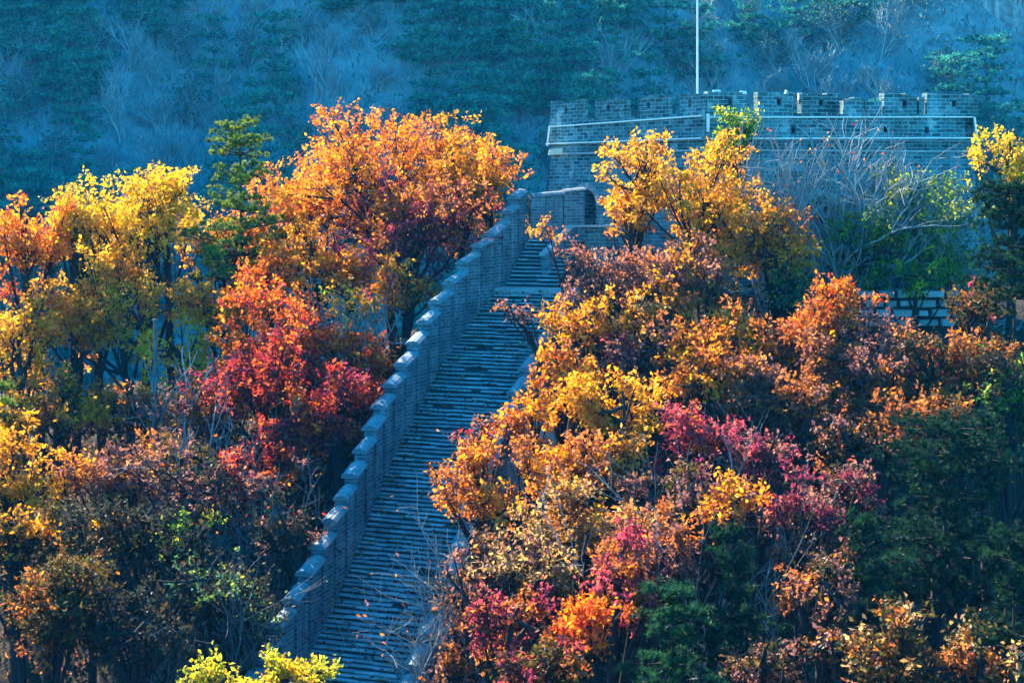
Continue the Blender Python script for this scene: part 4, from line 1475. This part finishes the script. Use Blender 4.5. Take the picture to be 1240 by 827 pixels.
# undergrowth over the ridge slopes
def undergrowth():
    r = np.random.default_rng(77)
    n = 110000
    x = r.uniform(-24, 24, n)
    y = r.uniform(27, 64, n)
    cx = np.interp(y, YP, AXX)
    d = np.abs(x - np.where(y > 50, 0.8 + (y - 50) * .6, cx))
    keep = (d > 2.3) & ~((y > 51) & (x > 0.3))
    x, y = x[keep], y[keep]
    n = len(x)
    z = ground(x, y)
    P = np.stack([x, y, z + r.uniform(0, .55, n) ** 1.5], -1)
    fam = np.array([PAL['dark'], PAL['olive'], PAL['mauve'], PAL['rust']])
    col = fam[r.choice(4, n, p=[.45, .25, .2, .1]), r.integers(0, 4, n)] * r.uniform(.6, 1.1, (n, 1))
    Ln = .14 * r.uniform(.6, 1.4, n)
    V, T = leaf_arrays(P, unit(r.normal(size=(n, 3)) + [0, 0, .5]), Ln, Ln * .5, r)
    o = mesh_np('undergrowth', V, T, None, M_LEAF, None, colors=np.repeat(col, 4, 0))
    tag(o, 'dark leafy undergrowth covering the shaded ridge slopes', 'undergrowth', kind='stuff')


undergrowth()


def fallen_leaves():
    r = np.random.default_rng(91)
    n = 2200
    yy = 31 + 19 * r.uniform(0, 1, n)
    xx = SW * np.clip(r.beta(1.0, 1.0, n), .02, .98)
    e = r.uniform(size=n)
    xx = np.where(e < .35, SW * r.beta(1, 6, n), np.where(e > .6, SW * (1 - r.beta(1, 5, n)), xx))
    P = np.array([PL(a) + CR * b for a, b in zip(yy, xx)])
    P[:, 2] += 0.03
    fam = np.array([PAL['rust'], PAL['gold'], PAL['mauve'], PAL['tan']])
    col = fam[r.integers(0, 4, n), r.integers(0, 4, n)] * r.uniform(.5, .9, (n, 1))
    Ln = .11 * r.uniform(.7, 1.3, n)
    V, T = leaf_arrays(P, unit(r.normal(size=(n, 3)) * [1, 1, .15]), Ln, Ln * .6, r)
    o = mesh_np('fallen_leaves', V, T, None, M_LEAF, None, colors=np.repeat(col, 4, 0))
    tag(o, 'dry fallen leaves scattered over the stone steps', 'fallen leaves', kind='stuff')


fallen_leaves()


# ------------------------------------------------------------------ the wooded hillside across the valley
def copy_tree(o, loc, rz, sc):
    c = o.copy()
    COL.objects.link(c)
    c.location = loc
    c.rotation_euler = (0, 0, rz)
    c.scale = (sc[0], sc[0], sc[1])
    for ch in o.children:
        k = ch.copy()
        COL.objects.link(k)
        k.parent = c
    return c


def far_pine(seed, H, Wd, tiers, cone):
    r = np.random.default_rng(seed)
    root = empty('pine_tree', (0, 0, 0), None, 'pine tree')
    C = np.array([0, 0, H * .58])
    R = np.array([Wd, Wd, H * .42])
    V, T, Cc, paths = pine_geometry(C, np.zeros(3), R, tiers, 8, r, PINE_FAR_HAZED, L=.34, Wd=.085, k=11, tuft=0.8, cone=cone, lift=.1)
    mesh_np('crown', V, T, None, M_NEEDLE, root, colors=Cc)
    V, Q = tube_arrays(paths, 5)
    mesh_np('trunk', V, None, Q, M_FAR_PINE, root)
    return root


def far_bare(seed, H, stems, leaves=None):
    r = np.random.default_rng(seed)
    root = empty('bare_tree', (0, 0, 0), None, 'tree')
    out = []
    tips = []
    for k in range(stems):
        d = unit(np.array([r.normal() * .25, r.normal() * .25, 1]))
        tips.append(bare_paths(np.array([r.normal() * .2, r.normal() * .2, -.3]), d, H * .5, .12, 3, r, out, split=(4, 6), spread=.5))
    V, Q = tube_arrays(out, 3)
    V = np.asarray(V)
    mesh_np('trunk', V, None, Q, M_FAR_BARK, root)
    if leaves:
        tips = np.concatenate(tips)
        n = 900
        P = tips[r.integers(0, len(tips), n)] + r.normal(size=(n, 3)) * .35
        col = np.array(leaves)[r.integers(0, len(leaves), n)] * r.uniform(.7, 1.2, (n, 1))
        Ln = .32 * r.uniform(.7, 1.3, n)
        V, T = leaf_arrays(P, unit(r.normal(size=(n, 3))), Ln, Ln * .6, r)
        mesh_np('crown', V, T, None, M_LEAF, root, colors=np.repeat(col, 4, 0))
    return root


PROTO = [
    (far_pine(201, 8.0, 3.7, 7, .30), 'dark layered pine on the hazy far hillside', 'pines on the hazy far hillside', 4),
    (far_pine(202, 7.0, 3.0, 7, .65), 'dark conical pine on the hazy far hillside', 'conical pines on the hazy far hillside', 2.2),
    (far_pine(203, 6.0, 3.6, 5, .25), 'dark flat topped pine on the hazy far hillside', 'flat topped pines on the hazy far hillside', 2.4),
    (far_bare(204, 6.0, 3), 'bare bluish tree on the hazy far hillside', 'bare trees on the hazy far hillside', 3.0),
    (far_bare(205, 4.5, 6), 'bare bluish many stemmed bush on the hazy far hillside', 'bare bushes on the hazy far hillside', 3.0),
    (far_bare(206, 5.5, 4, [(.10, .22, .22), (.07, .17, .18), (.13, .24, .20)]), 'grey green thin leaved tree on the hazy far hillside', 'grey green trees on the hazy far hillside', 2.4),
]
used = [False] * len(PROTO)
fr = np.random.default_rng(55)
wts = np.array([p[3] for p in PROTO])
wts = wts / wts.sum()
rowY = 120.0
nfar = 0
while rowY < 196:
    half = 0.335 * rowY + 7
    step = 4.1 + (rowY - 120) * 0.02
    x = -half + fr.uniform(0, step)
    while x < half:
        xx, yy = x + fr.uniform(-1.6, 1.6), rowY + fr.uniform(-2, 2)
        zz = float(ground(xx, yy))
        py = HY - (zz + 6) * F / yy
        wall_px = CX + xx * F / yy
        skip = wall_px > 1125 and abs(py + 8 - (wall_px - 1177) * 0.8) < 48
        if py > -60 and not skip:
            clus = math.sin(xx * .13 + 1.3) + math.sin(yy * .17 + xx * .06)
            w = wts * np.where(np.arange(6) < 3, np.exp(.55 * clus), np.exp(-.55 * clus))
            k = int(fr.choice(6, p=w / w.sum()))
            proto, lab, grp, _ = PROTO[k]
            s = fr.uniform(.75, 1.25)
            args = ((xx, yy, zz), fr.uniform(0, 6.28), (s, s * fr.uniform(.85, 1.2)))
            if not used[k]:
                o = proto
                o.location = args[0]
                o.rotation_euler = (0, 0, args[1])
                used[k] = True
            else:
                o = copy_tree(proto, *args)
            o['label'] = lab
            o['group'] = grp
            nfar += 1
        x += step * fr.uniform(.75, 1.25)
    rowY += 3.7
print('far trees', nfar, [sum(1 for o in bpy.data.objects if o.get('label') == p[1]) for p in PROTO])


def hill_brush():
    r = np.random.default_rng(88)
    n = 130000
    y = r.uniform(112, 205, n)
    x = r.uniform(-1, 1, n) * (0.34 * y + 6)
    z = ground(x, y)
    P = np.stack([x, y, z - .05], -1)
    # upright twigs as thin three sided blades and small leaf flecks
    d = unit(r.normal(size=(n, 3)) * [.5, .5, .3] + [0, 0, 1])
    Ln = r.uniform(.3, 1.0, n)
    V, T = leaf_arrays(P, d, Ln, Ln * r.uniform(.04, .12, n), r)
    fam = np.array([(.24, .42, .54), (.18, .33, .44), (.12, .30, .32), (.32, .50, .60)])  # twigs paled and blued to stand in for haze
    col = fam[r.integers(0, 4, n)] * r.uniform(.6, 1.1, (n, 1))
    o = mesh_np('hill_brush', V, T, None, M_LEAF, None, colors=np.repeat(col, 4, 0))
    tag(o, 'grey scrub of brush covering the hazy far hillside', 'brush', kind='stuff')


hill_brush()

# ------------------------------------------------------------------ the air in the valley
HAZE = 0.0004


def haze():
    s = Solid()
    x0, x1, y0, y1, z0, z1 = -720, 720, -75, 720, -90, 245
    s.hexa([(x0, y0, z0), (x1, y0, z0), (x1, y1, z0), (x0, y1, z0)], [(x0, y0, z1), (x1, y0, z1), (x1, y1, z1), (x0, y1, z1)])
    m, nt, N, L = new_mat('valley_haze')
    o = N.new('ShaderNodeOutputMaterial')
    v = N.new('ShaderNodeVolumePrincipled')
    v.inputs['Color'].default_value = (0.06, 0.50, 1.0, 1)
    v.inputs['Absorption Color'].default_value = (1, 1, 1, 1)
    v.inputs['Density'].default_value = HAZE
    v.inputs['Anisotropy'].default_value = -0.6
    L.new(v.outputs[0], o.inputs['Volume'])
    h = s.build('haze', m)
    h['kind'] = 'stuff'
    h['label'] = 'blue haze filling the valley air'


haze()
for g in GROUND_LOG:
    if g[4] < g[5] * 0.7 or g[4] > g[5] + 5:
        print('GROUND', g)
